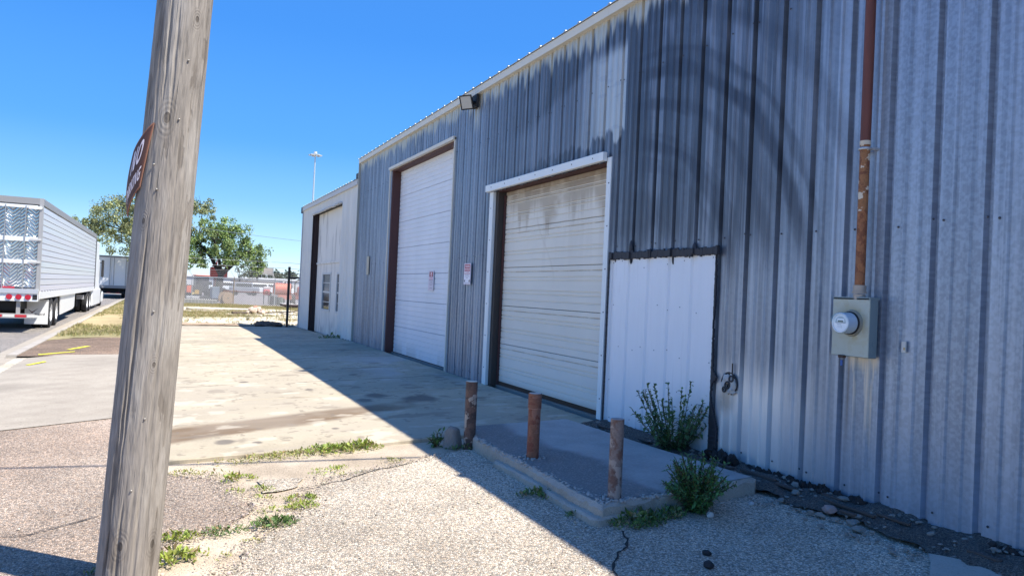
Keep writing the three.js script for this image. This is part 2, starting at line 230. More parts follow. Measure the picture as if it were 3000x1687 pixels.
// concrete driveway in rows of slabs; stains, cracks and patches are in one map that spans it
const OIL = [[2.75, -10.05, .2], [2.5, -9.75, .13], [1.75, -8.0, .06], [.62, -7.75, .12], [.9, -7.6, .07], [3.3, -9.6, .3], [3.0, -12.5, .12], [1.2, -12.2, .1], [2.0, -11.0, .08]], CRK = [[-11.9, .02, 1], [-15.4, -.03, 8], [-18.9, .05, 21], [-21.6, 0, 33]];
const driveMaps = maps(1024, 2048, (i, j) => {
  const x = i / 1024 * 4.8 - .1, z = -6.9 - j / 2048 * 22.2; // x across, z away
  const n = fbm(x * 1.3, z * 1.3, 5, 101), f = vn(x * 60, z * 60, 105), st = fbm(x * .9 + 7, z * 3.1, 4, 108), sp = fbm(x * 4, z * 4, 3, 112);
  let k = .86 + .38 * (n - .5) + .10 * (f - .5) + .12 * (st - .5) + .12 * (sp - .5);
  let r = .505 * k, g = .433 * k, b = .308 * k;
  const mixc = (t, R, G, B) => { r = lerp(r, R, t); g = lerp(g, G, t); b = lerp(b, B, t); };
  mixc(.5 * ss(.45, .7, fbm(x * .6, z * .35 + 4, 4, 116)), .40, .35, .27);
  const wet = ss(.50, .26, Math.abs(z + 8.38 + .36 * (x - .6) + .3 * (fbm(x * 1.2, z, 3, 120) - .5)) + .10 * ss(.5, 2.6, x)) * ss(3.3, 2.2, x + .8 * (sp - .5));
  mixc(Math.min(.95, 1.15 * wet * (.6 + .6 * sp)), .165, .11, .062);
  const wet2 = ss(.16, .0, Math.abs(z + 8.75)) * ss(1.2, .4, Math.abs(x - .8)); mixc(.4 * wet2, .27, .2, .13);
  for (const [ox, oz, or] of OIL) { const d = Math.hypot(x - ox, (z - oz) * .8) / or + .7 * (sp - .5); mixc(.75 * ss(1, .45, d), .10, .085, .075); }
  mixc(.55 * ss(.68, .76, fbm(x * 2.6, z * 3.2, 4, 124)), .2, .165, .125); mixc(.5 * ss(.70, .76, fbm(x * 10, z * 11, 3, 125)), .16, .13, .10); mixc(.35 * ss(.5, .75, fbm(x * .9 + 30, z * 1.4, 4, 126)), .33, .285, .225);
  mixc(.4 * ss(.64, .76, fbm(x * 3 + 50, z * 4, 4, 127)), .62, .555, .44);
  const wash = ss(1.1, .2, Math.abs(x - 4.1)) * ss(3.4, .5, Math.abs(z + 13.5)) * ss(.45, .7, fbm(x * 1.5, z * .8, 4, 131)); mixc(.7 * wash, .5, .47, .44);
  const ck = Math.min(...CRK.map(([z0, a, s]) => Math.abs(z - z0 - a * (x - 2) - .12 * (fbm(x * 2.2 + s, 3, 4, 134) - .5) * 2)));
  const crack = ss(.035, .010, ck) * ss(.30, .42, vn(x * 1.7, ck < .1 ? z0n(z) : 0, 137));
  mixc(.75 * crack, .12, .1, .08);
  return [r, g, b, .5 + .25 * (n - .5) + .18 * (f - .5) - .5 * crack];
}, { rep: false });
function z0n(z) { return Math.round(z * .5) * 3.1; }
const driveM = new THREE.MeshStandardMaterial({ ...driveMaps, bumpScale: .008, roughness: .92 });
{
  const d = struct(new THREE.Group()); d.name = 'concrete_driveway'; scene.add(d);
  const rows = [-7.14, -10.35, -13.7, -17.0, -20.2, -23.4, -28.5], lim = 4.62;
  for (let i = 0; i < rows.length - 1; i++) for (const [xa, xb] of [[-.02, lim]]) {
    const g = slab([[xa, rows[i] - .013], [xb, rows[i] - .013], [xb, rows[i + 1] + .013], [xa, rows[i + 1] + .013]], .035, -.12, { step: .1, jit: i === 0 ? .018 : .014, bev: .010 });
    const p = g.attributes.position, uv = g.attributes.uv; for (let q = 0; q < p.count; q++) uv.setXY(q, (p.getX(q) + .1) / 4.8, (-6.9 - p.getZ(q)) / 22.2);
    M(g, driveM, 'slab', d);
  }
}

// ---------------------------------------------------------------- the metal warehouse
const RIB0 = -4.275, PER = .35;
let WID = .082;
function ribOut(z, ph = RIB0, per = PER, hi = -.042, minor = .016) {
  let t = (((z - ph) % per) + per) % per; if (t > per / 2) t = per - t; // symmetric
  const w0 = per * WID * .62, w1 = per * WID; if (t < w0) return hi; if (t < w1) return hi * (1 - (t - w0) / (w1 - w0));
  const m = Math.abs(t - per * .335); if (m < .01) return minor; if (m < .02) return minor * (1 - (m - .01) / .01); return 0;
}
function ribStops(za, zb, ph = RIB0, per = PER) {
  const w = per * WID, s = [za, zb], off = [-w, -w * .62, w * .62, w]; for (const c of [per * .335, -per * .335]) off.push(c - .02, c - .01, c + .01, c + .02);
  for (let k = Math.floor((za - ph) / per) - 1; k <= (zb - ph) / per + 1; k++) for (const o of off) { const z = ph + k * per + o; if (z > za + 1e-4 && z < zb - 1e-4) s.push(z); }
  return s.sort((a, b) => a - b);
}
// corrugated sheet in the plane x = X, ribs standing out towards -x; spans = [[za, zb, y0, y1], ...]
function siding(X, spans, uvf, { ph = RIB0, per = PER, hi = -.042, minor = .016, wav = .004, ragged = 0 } = {}) {
  const pos = [], uv = [], idx = [];
  for (const [za, zb, y0, y1] of spans) {
    const st = ribStops(za, zb, ph, per), rows = Math.max(2, Math.round((y1 - y0) / .5) + 1), low = ragged ? st.map(() => rr(0, ragged)) : null;
    for (let k = 0; k < st.length - 1; k++) {
      const base = pos.length / 3;
      for (let r = 0; r < rows; r++) for (const q of [k, k + 1]) { const z = st[q], y = lerp(y0, y1, r / (rows - 1)) + (low && r === 0 ? low[q] : 0), o = ribOut(z, ph, per, hi, minor) + wav * (fbm(z * 1.4 + 9, y * .9, 3, 140) - .5); pos.push(X - o, y, z); uv.push(...uvf(z, y)); }
      for (let r = 0; r < rows - 1; r++) { const a = base + r * 2; idx.push(a, a + 2, a + 1, a + 1, a + 2, a + 3); }
    }
  }
  const g = geoFrom(pos, idx, uv);
  // face outward (-x)
  if (g.attributes.normal.getX(0) > 0) { const ix = g.index.array; for (let i = 0; i < ix.length; i += 3) { const t = ix[i]; ix[i] = ix[i + 1]; ix[i + 1] = t; } g.computeVertexNormals(); }
  return g;
}
const ZN0 = -12.625, ZN1 = -2.0, ZF0 = -19.6, EAVE = 4.92;
function wallLook(z, y) { // weathering of the galvanised wall: sheet tone, streaks, spangle, overpainting, ghost of a sign, spray
  const sheet = Math.floor((z + 4.225) / 1.05), sh = .93 + .14 * hsh(sheet & 255, 5, 3);
  const st = fbm(z * 26, y * .55 + sheet * 3, 4, 150), st2 = fbm(z * 7 + 40, y * .3, 3, 155), sp = fbm(z * 34, y * 34, 3, 160), bl = fbm(z * 1.1, y * .9, 4, 165);
  let k = sh * (.90 + .48 * (st - .5) + .32 * (st2 - .5) + .26 * (sp - .5) + .30 * (bl - .5));
  let c = [.29 * k, .335 * k, .40 * k]; const ws = ss(.56, .66, fbm(z * 30 + 5, y * .32 + sheet, 4, 152)), ds = ss(.56, .70, fbm(z * 24 + 77, y * .28 + sheet * 2, 4, 157)), fn = ss(.58, .68, fbm(z * 70, y * .9, 3, 158));
  const mx = (t, R, G, B) => { t = clamp(t); c = [lerp(c[0], R, t), lerp(c[1], G, t), lerp(c[2], B, t)]; };
  mx(.32 * ws, .53, .58, .66); mx(.25 * ds, .15, .175, .215); mx(.22 * fn, .48, .53, .61);
  // newer bare sheets on the right
  const sg = .35 + 1.3 * ss(.3, .7, fbm(z * 52, y * 52, 3, 161)); mx(.55 * ss(-4.3, -3.4, z), .325 * (.72 + .28 * sg), .38 * (.72 + .28 * sg), .465 * (.72 + .28 * sg)); mx(.14 * ss(-4.3, -3.4, z) * ws, .54, .59, .68);
  // dark overpainted field between the sign ghost and the conduit, swept in arcs
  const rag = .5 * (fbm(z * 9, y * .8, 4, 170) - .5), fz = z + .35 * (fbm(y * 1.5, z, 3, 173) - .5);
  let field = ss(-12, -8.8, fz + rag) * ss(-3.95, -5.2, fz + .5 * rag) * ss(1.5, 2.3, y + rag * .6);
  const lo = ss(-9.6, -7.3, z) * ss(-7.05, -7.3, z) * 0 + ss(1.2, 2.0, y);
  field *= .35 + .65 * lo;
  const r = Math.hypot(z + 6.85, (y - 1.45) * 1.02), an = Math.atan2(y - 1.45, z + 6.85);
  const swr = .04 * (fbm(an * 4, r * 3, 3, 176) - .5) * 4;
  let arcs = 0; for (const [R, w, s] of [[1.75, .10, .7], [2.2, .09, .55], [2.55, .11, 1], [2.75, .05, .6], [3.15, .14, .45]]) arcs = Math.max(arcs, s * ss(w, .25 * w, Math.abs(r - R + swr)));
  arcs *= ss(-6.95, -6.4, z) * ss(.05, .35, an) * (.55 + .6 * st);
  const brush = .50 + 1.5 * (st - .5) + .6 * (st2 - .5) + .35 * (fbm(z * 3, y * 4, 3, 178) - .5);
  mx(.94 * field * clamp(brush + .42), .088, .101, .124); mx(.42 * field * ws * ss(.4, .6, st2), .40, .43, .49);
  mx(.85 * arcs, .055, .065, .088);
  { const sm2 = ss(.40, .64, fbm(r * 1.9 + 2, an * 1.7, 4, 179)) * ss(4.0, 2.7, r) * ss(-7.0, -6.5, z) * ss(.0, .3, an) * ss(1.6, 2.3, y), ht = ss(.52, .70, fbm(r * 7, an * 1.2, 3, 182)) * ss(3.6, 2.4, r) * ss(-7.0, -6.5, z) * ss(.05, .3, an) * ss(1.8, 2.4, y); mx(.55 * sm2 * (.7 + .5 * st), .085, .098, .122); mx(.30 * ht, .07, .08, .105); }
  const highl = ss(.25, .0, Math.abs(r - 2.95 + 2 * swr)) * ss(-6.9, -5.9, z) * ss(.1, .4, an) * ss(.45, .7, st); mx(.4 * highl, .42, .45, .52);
  // ghost of a removed sign: pale, sharp right edge
  const gr = fbm(z * 12, 3, 3, 181), gb = 3.37 + .16 * (gr - .5) * 2 - .10 * ss(-7.9, -9.3, z), gt = 4.36 + .05 * (fbm(z * 14, 9, 3, 184) - .5) * 2 - .26 * ss(-7.6, -8.6, z) - .3 * ss(-8.4, -9.6, z);
  let gh = ss(gb - .03, gb + .03, y) * ss(gt + .10, gt - .10, y) * ss(-6.985, -7.0, z);
  const keep = ss(-8.35, -7.3, z + .5 * (fbm(z * 6, y * 1.2, 3, 187) - .5)), dash = ss(.62, .72, fbm(z * 3.2, y * 16, 3, 190)) * .4;
  mx(gh * keep * .92 * (.75 + .4 * st), .62 - .16 * dash, .62 - .14 * dash, .60 - .08 * dash);
  mx(gh * (1 - keep) * .22 * ss(-10.6, -9, z), .44, .48, .56);
  // cream paint under the eave, ragged drips
  const dr = 4.60 + .20 * (fbm(z * 16, 1, 3, 193) - .5) * 2 + .05 * (st - .5) + .02 * ss(-9, -14, z);
  mx(.93 * ss(dr - .06, dr + .1, y),  .60, .565, .475);
  mx(.8 * ss(.16, .05, Math.abs(z + 11.45)) * ss(4.1, 4.4, y + .3 * (st - .5)), .58, .56, .5);
  // overspray along the foot of the wall near the patch
  const fo = ss(1.05, .6, y + .45 * (st - .5)) * ss(-5.4, -5.2, z) * ss(-3.95, -4.75, z + .3 * (st2 - .5)); mx(.92 * fo, .80, .80, .79);
  const fo2 = ss(.85, .1, y + .6 * (bl - .5) + .25 * (st - .5)) * ss(-5.3, -4.9, z); mx(.24 * fo2, .58, .63, .72);
  mx(.4 * ss(.5, .05, y + .4 * (st - .5)) * ss(-7, -10, z) * ss(.4, .7, bl), .16, .19, .25);
  mx(.5 * ss(.25, .0, Math.hypot(z + 11.42, (y - .62) * .45) - .1) * ss(.5, .62, fbm(z * 14, y * 7, 3, 196)), .24, .24, .27);
  // run-off under the meter box
  const mt = fbm(z * 30, y * 1.4, 3, 199), mr = ss(1.14, 1.1, y) * ss(.14, .11, Math.abs(z + 3.74)) * ss(.98 - .75 * ss(.5, .72, mt) * ss(.13, .05, Math.abs(z + 3.72)), 1.12, y + .12 * (mt - .5)); mx(.85 * mr, .68, .60, .49);
  mx(.5 * ss(.02, .0, Math.abs(z + 3.86)) * ss(1.14, 1.1, y) * ss(.3, .8, y), .12, .09, .07);
  mx(.35 * ss(.09, .0, Math.abs(z + 3.77)) * ss(1.5, 2.4, y) * ss(.4, .6, mt), .52, .50, .50);
  // stain round the pipe hole
  mx(.55 * ss(.16, .03, Math.hypot(z + 5.16, y - .58)) * ss(.35, .6, bl + .3 * (sp - .3)), .24, .21, .17);
  mx(.18 * ss(-4.4, -5.2, z) * ss(.5, 1.0, y) * ss(2.1, 1.7, y) * ss(-5.35, -5.2, z), .34, .29, .25);
  return [c[0], c[1], c[2], .5 + .2 * (sp - .5) + .15 * (bl - .5)];
}
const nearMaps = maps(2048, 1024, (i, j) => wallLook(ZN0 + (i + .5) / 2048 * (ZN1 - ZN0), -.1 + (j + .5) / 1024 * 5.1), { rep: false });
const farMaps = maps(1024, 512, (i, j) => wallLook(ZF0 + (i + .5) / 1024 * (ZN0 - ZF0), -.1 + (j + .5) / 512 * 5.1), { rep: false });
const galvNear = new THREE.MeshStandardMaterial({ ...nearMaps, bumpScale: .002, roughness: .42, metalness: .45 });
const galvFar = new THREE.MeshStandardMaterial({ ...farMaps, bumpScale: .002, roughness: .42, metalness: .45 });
const uvNear = (z, y) => [(z - ZN0) / (ZN1 - ZN0), (y + .1) / 5.1], uvFar = (z, y) => [(z - ZF0) / (ZN0 - ZF0), (y + .1) / 5.1];

const creamTrim = mat(.68, .65, .56, .6), whiteTrim = mat(.80, .83, .82, .5), oxblood = mat(.085, .033, .03, .65), darkSteel = mat(.05, .045, .045, .6), black = mat(.018, .018, .02, .7), concreteM = surf(grainMaps, 1.1, [.5, .48, .45], .004);
const roofM = mat(.42, .43, .43, .5, .3), interiorM = mat(.06, .06, .06, .9);

const wh = thing('metal_warehouse', 'long grey corrugated metal warehouse with two white roll-up doors in its side', 'warehouse');
const OPEN = [[-16.52, -12.47, 0, 4.2], [-10.55, -7.285, 0, 3.05]];
for (let za = -19.975; za < 5.5; za += 1.05) {
  const a0 = Math.max(za, -19.53), b0 = za + 1.05, spans = [], y0 = za > -5.3 ? .055 : za > -7.3 ? .03 : .012;
  const cuts = [a0, b0]; for (const [p, q] of OPEN) for (const e of [p, q]) if (e > a0 + .001 && e < b0 - .001) cuts.push(e); cuts.sort((a, b) => a - b);
  for (let k = 0; k < cuts.length - 1; k++) { const m = (cuts[k] + cuts[k + 1]) / 2, o = OPEN.find(([p, q]) => m > p && m < q); spans.push([cuts[k], cuts[k + 1], o ? o[3] : y0 + (m < -17 ? -.02 : 0), 4.79]); }
  const far = (a0 + b0) / 2 < ZN0;
  M(siding(WX, spans, far ? uvFar : uvNear, { ragged: .02 }), far ? galvFar : galvNear, 'siding_panel', wh);
}
// structure behind the sheets: sill, closed walls with the door openings left out, far sides
{
  const g = [];
  for (const [a, b] of [[-19.5, -16.52], [-12.47, -10.55], [-7.285, 5.7]]) g.push(bx(4.70, 4.95, .1, 4.86, a, b));
  g.push(bx(4.70, 4.95, 4.27, 4.86, -16.52, -12.47), bx(4.70, 4.95, 3.12, 4.86, -10.55, -7.285));
  g.push(bx(4.95, 20, -.2, 4.9, -19.5, -19.3), bx(4.95, 20, -.2, 4.9, 5.5, 5.7), bx(19.8, 20, -.2, 4.9, -19.3, 5.5));
  M(g, interiorM, 'wall', wh);
  const s = []; for (const [a, b] of [[-19.5, -16.6], [-12.45, -10.6], [-7.24, 5.7]]) s.push(bx(4.70, 4.95, -.35, .098, a, b)); s.push(bx(4.80, 5.2, -.35, .02, -16.6, -12.45), bx(4.76, 5.2, -.35, .045, -10.6, -7.24));
  M(s, concreteM, 'foundation', wh);
  M(bx(5.2, 19.8, -.3, 0, -19.3, 5.5), concreteM, 'floor', wh);
}
// roof of ribbed sheets, and the strip under its edge
for (let za = -19.575; za < 5.7; za += 1.05) {
  const st = ribStops(za, za + 1.05, RIB0 + .12, PER), pos = [], uv = [], idx = [];
  for (let k = 0; k < st.length - 1; k++) { const b = pos.length / 3; for (const q of [k, k + 1]) { const o = ribOut(st[q], RIB0 + .12, PER, .018, 0); for (const [x, y] of [[4.555, EAVE - .025], [12.3, EAVE + .62], [20.1, EAVE - .0]]) { pos.push(x, y + o, st[q]); uv.push(x, st[q]); } } idx.push(b, b + 3, b + 1, b + 1, b + 3, b + 4, b + 1, b + 4, b + 2, b + 2, b + 4, b + 5);
    const c = pos.length / 3; for (const q of [k, k + 1]) { const o = ribOut(st[q], RIB0 + .12, PER, .018, 0); pos.push(4.555, EAVE - .025 + o, st[q], 4.557, EAVE - .034, st[q]); uv.push(0, 0, 0, 0); } idx.push(c, c + 1, c + 2, c + 2, c + 1, c + 3); }
  M(geoFrom(pos, idx, uv), roofM, 'roof_panel', wh);
}
{
  const f = []; for (let z = -19.53; z < 5.5; z += 3.05) f.push(bx(4.572, 4.66, 4.775, EAVE - .035, z + .004, Math.min(5.6, z + 3.05)));
  M(f, creamTrim, 'eave_trim', wh);
  M([bx(4.585, 4.69, -.1, 4.77, -19.575, -19.533), bx(4.6, 4.64, 4.3, 4.87, -19.64, -19.578)], mat(.42, .42, .38, .55, .2), 'corner_trim', wh);
  const sc = []; for (let k = -43; k < 7; k++) for (const y of [.16, 2.06, 3.95]) { const z = RIB0 + k * PER + .06 + .01 * ((k * 7) % 3); if (OPEN.some(([a, b, c, d]) => z > a - .1 && z < b + .1 && y < d + .1)) continue; if (z > -7.2 && z < -5.2 && y < 2) continue; const s = new THREE.SphereGeometry(.0085, 6, 4); s.scale(.6, 1, 1); s.translate(4.635, y + rr(-.015, .015), z); sc.push(s); if (hsh(k & 255, y * 10 | 0, 8) > .6) { const t = s.clone(); t.translate(0, .012, -.07); sc.push(t); } }
  const o = M(sc, mat(.06, .06, .07, .5), 'screw_heads', wh); o.userData.kind = 'stuff';
}
// sectional doors: sections of pressed steel with grooves, set back in their openings
function doorSection(X, z0, z1, y0, h, grooves, uvf) {
  const pr = [[0, .013], [.006, 0]]; for (const g of grooves) pr.push([g - .011, 0], [g - .005, .016], [g + .004, .016], [g + .009, 0]); pr.push([h - .006, 0], [h - .001, .013]);
  const pos = [], uv = [], idx = []; for (let k = 0; k < pr.length - 1; k++) { const b = pos.length / 3; for (const q of [k, k + 1]) for (const z of [z0, z1]) { pos.push(X + pr[q][1], y0 + pr[q][0], z); uv.push(...uvf(z, y0 + pr[q][0])); } idx.push(b, b + 1, b + 2, b + 1, b + 3, b + 2); }
  const g = geoFrom(pos, idx, uv); if (g.attributes.normal.getX(0) > 0) { const ix = g.index.array; for (let i = 0; i < ix.length; i += 3) { const t = ix[i]; ix[i] = ix[i + 1]; ix[i + 1] = t; } g.computeVertexNormals(); }
  const bk = box(.03, h - .004, z1 - z0, X + .028, y0 + h / 2, (z0 + z1) / 2); return mrg([g.toNonIndexed(), bk.toNonIndexed()]);
}
{ // far tall door
  const m1 = maps(256, 512, (i, j) => { const z = i / 256, y = j / 512, n = fbm(z * 5, y * 7, 4, 201), d = fbm(z * 14, y * 2, 3, 204), lo = ss(.10, .0, y) * ss(.4, .7, d); let k = .93 + .10 * (n - .5) + .06 * (d - .5); const t = .6 * lo; return [lerp(.82 * k, .5, t), lerp(.83 * k, .48, t), lerp(.865 * k, .46, t), .5]; }, { rep: false, bump: false });
  const dm = new THREE.MeshStandardMaterial({ ...m1, roughness: .5 });
  const d = new THREE.Group(); d.name = 'overhead_door'; d.userData.label = 'taller white sectional door set back in the wall'; wh.add(d);
  const z0 = -16.46, z1 = -12.52, uvf = (z, y) => [(z - z0) / (z1 - z0), y / 4.2]; let y = .03; for (let k = 0; k < 7; k++) { const h = .592; M(doorSection(4.85, z0, z1, y, h, [.10, .19, .29, .39, .49], uvf), dm, 'door_section', d); y += h + .003; }
  M([bx(4.845, 4.87, .0, .03, z0, z1)], black, 'door_seal', d);
  M([bx(4.85, 4.865, 3.2, 4.17, -12.98, -12.965)], mat(.5, .5, .5), 'pull_rope', d);
  M([bx(4.665, 4.9, 0, 4.2, -16.555, -16.47), bx(4.665, 4.9, 0, 4.2, -12.512, -12.435), bx(4.665, 4.9, 4.17, 4.262, -16.47, -12.512)], oxblood, 'door_jamb', wh);
  M([bx(4.615, 4.66, .0, 4.24, -16.60, -16.556), bx(4.615, 4.66, .0, 4.24, -12.434, -12.4), bx(4.585, 4.66, 4.202, 4.262, -16.60, -12.4)], creamTrim, 'door_trim', wh);
}
{ // near door
  const m2 = maps(512, 512, (i, j) => { const z = i / 512, y = j / 512, n = fbm(z * 5 + 3, y * 5, 4, 211), d = fbm(z * 22, y * 2.2, 4, 214); let k = .94 + .12 * (n - .5); let c = [.85 * k, .795 * k, .69 * k];
    const drip = .87 + .10 * (fbm(z * 9, 4, 4, 217) - .5) * 2 - .06 * ss(.5, .8, fbm(z * 26, 2, 3, 219)), t = ss(drip - .05, drip + .05, y) * ss(.30, .55, fbm(z * 7, y * 9, 4, 222) + .25 * z) * .8, o = ss(.93, 1.0, y + .1 * (d - .5)) * .85;
    const mx = (t, R, G, B) => { c = [lerp(c[0], R, t), lerp(c[1], G, t), lerp(c[2], B, t)]; };
    mx(.75 * t, .33, .23, .12); mx(.8 * o, .18, .105, .05); mx(.28 * ss(.5, .75, d) * ss(.45, .95, y), .5, .44, .35); mx(.16 * ss(.35, .15, y), .62, .66, .74); mx(.35 * ss(.03, .0, y) , .3, .24, .18);
    const g2 = ss(.014, .0, Math.abs(z - .42 + .09 * Math.sin(y * 9))) * ss(.5, .6, y) * ss(.9, .8, y); mx(.16 * g2, .5, .4, .28);
    return [c[0], c[1], c[2], .5]; }, { rep: false, bump: false });
  const dm = new THREE.MeshStandardMaterial({ ...m2, roughness: .55 });
  const d = new THREE.Group(); d.name = 'overhead_door'; d.userData.label = 'lower cream sectional door with brown stains along its top'; wh.add(d);
  const z0 = -10.44, z1 = -7.2, uvf = (z, y) => [(z - z0) / (z1 - z0), (y - .09) / 2.96]; let y = .10; for (let k = 0; k < 5; k++) { const h = .588; M(doorSection(4.79, z0, z1, y, h, [.10, .195, .245, .39, .44, .52], uvf), dm, 'door_section', d); y += h + .003; }
  M([bx(4.785, 4.815, .05, .10, z0, z1)], mat(.07, .04, .025, .9), 'door_seal', d);
  M([bx(4.665, 4.83, .03, 3.06, -10.60, -10.46)], mat(.05, .04, .035, .7), 'door_jamb', wh);
  M([bx(4.76, 4.785, .05, 3.0, -10.458, -10.42)], oxblood, 'door_track', wh);
  M([bx(4.665, 4.83, .03, 3.06, -7.285, -7.24), bx(4.665, 4.83, 3.052, 3.10, -10.46, -7.285)], oxblood, 'door_jamb', wh);
  M([rbox(.06, .105, 3.46, 4.575, 3.112, -9.0, .008)], whiteTrim, 'door_header', wh);
  M([bx(4.612, 4.66, .03, 3.055, -10.69, -10.55)], whiteTrim, 'door_trim', wh);
  M([bx(4.612, 4.66, .06, 3.10, -7.283, -7.19)], whiteTrim, 'door_trim', wh);
  const sc = []; for (let k = 0; k < 7; k++) { const s = new THREE.SphereGeometry(.009, 6, 4); s.translate(4.546, 3.115, -10.5 + k * .5); sc.push(s); } for (let k = 0; k < 6; k++) { const s = new THREE.SphereGeometry(.008, 6, 4); s.translate(4.61, .3 + k * .5, -7.225); sc.push(s); const t = s.clone(); t.translate(0, 0, -3.4); sc.push(t); }
  const o = M(sc, darkSteel, 'screw_heads', wh); o.userData.kind = 'stuff';
}
// white replacement sheet with its black tar joint
{
  const pm = maps(256, 256, (i, j) => { const n = fbm(i / 30, j / 60, 4, 231), s = fbm(i / 6, j / 90, 3, 234), k = .95 + .07 * (n - .5) + .05 * (s - .5), t = .5 * ss(.16, .0, j / 256 - .12 * (s - .5)) * ss(.3, .7, n) + .18 * ss(.6, .75, s) * ss(.4, .7, n); return [lerp(.86 * k, .5, t), lerp(.88 * k, .5, t), lerp(.91 * k, .52, t), .5]; }, { rep: false, bump: false });
  WID = .13; const p = M(siding(WX - .022, [[-7.13, -5.335, .065, 1.915]], (z, y) => [(z + 7.13) / 1.8, y / 1.92], { ph: -6.728, per: .357, hi: -.02, minor: 0, wav: .003 }), new THREE.MeshStandardMaterial({ ...pm, roughness: .42 }), 'patch_panel', wh); WID = .082; p.userData.label = 'clean white replacement sheet beside the near door';
  { const sc = []; for (const y of [.14, .52, .95, 1.4, 1.84]) for (let k = 0; k < 9; k++) { if (rnd() < .4) continue; const q = new THREE.SphereGeometry(.0065, 6, 4); q.translate(WX - .024, y + rr(-.05, .05), -7.06 + k * .205 + rr(-.05, .05)); sc.push(q); } M(sc, mat(.30, .33, .38, .5), 'patch_screws', wh).userData.kind = 'stuff'; }
  const tarM = mat(.032, .033, .04, .62), pts = [], N = 90;
  const blob = (a, b, w0, w1, lift) => { const g = new THREE.SphereGeometry(1, 8, 6); g.scale(.012 + lift, Math.abs(b[1] - a[1]) / 2 + w1, Math.abs(b[0] - a[0]) / 2 + w0); g.translate(WX - .02, (a[1] + b[1]) / 2, (a[0] + b[0]) / 2); return g; };
  for (let k = 0; k < N; k++) { const z = lerp(-7.13, -5.30, k / (N - 1)), rb = ribOut(z, -6.728, .357, 1, 0); pts.push(rbox(.018 + .02 * rb, .075 + rr(-.016, .02), .028, WX - .032 - .012 * rb - rr(0, .004), 1.945 + rr(-.008, .008), z, .006)); }
  for (let k = 0; k < 92; k++) { const y = lerp(1.95, .09, k / 91), w = .016 + .006 * Math.sin(y * 9) + .085 * ss(.62, .3, y) + rr(0, .006) + .05 * ss(.07, .0, Math.abs(y - .78)); pts.push(rbox(.022, .028, w, WX - .024 - rr(0, .004), y, -5.335 + w / 2 - .006, .006)); }
  for (let k = 0; k < 90; k++) { const y = lerp(1.95, .09, k / 89); pts.push(rbox(.018, .028, .012 + rr(0, .012), WX - .034, y, -7.135, .005)); }
  for (const [z, h, dn] of [[-6.73, .15, 0], [-6.37, .045, 0], [-6.02, .04, 0], [-5.66, .075, 0], [-7.02, 0, .045], [-6.72, 0, .07], [-6.55, 0, .03], [-5.98, 0, .09], [-5.72, 0, .035]]) pts.push(blob([z, 1.93 - dn], [z, 1.95 + h], dn > 0 ? .009 : .032, .012, .008));
  M(pts, tarM, 'tar_seal', wh);
}
// rough round hole with pipe ends
{
  const h = new THREE.Group(); h.name = 'pipe_hole'; h.userData.label = 'round hole with broken pipe ends low in the wall'; wh.add(h);
  const disc = new THREE.CylinderGeometry(.098, .098, .012, 24); disc.rotateZ(Math.PI / 2); disc.translate(4.633, .745, -5.11); M(disc, black, 'hole_back', h);
  const ring = new THREE.TorusGeometry(.098, .007, 6, 28, 4.4); ring.rotateX(0); ring.rotateY(Math.PI / 2); ring.translate(4.625, .745, -5.11); M(ring, darkSteel, 'hole_rim', h);
  const pl = []; for (const [dy, dz, sx, sy, sz] of [[.035, -.03, .03, .05, .04], [-.02, -.06, .02, .04, .03], [-.05, .05, .03, .035, .04], [.0, .06, .025, .05, .035], [-.075, -.01, .02, .02, .06]]) { const g = lump(sx, sy, sz, 1, .3); g.translate(4.62, .745 + dy, -5.11 + dz); pl.push(g); } M(pl, mat(.52, .50, .47, .9), 'filler', h);
  for (const [dy, dz, r] of [[-.01, .01, .028], [.05, .055, .024], [-.055, -.03, .02]]) { const g = new THREE.TorusGeometry(r, .008, 6, 16); g.rotateY(Math.PI / 2); g.translate(4.595, .745 + dy, -5.11 + dz); M(g, darkSteel, 'pipe_end', h); }
  M([bx(4.615, 4.625, .84, .93, -5.075, -5.068)], darkSteel, 'wire_stub', h);
}

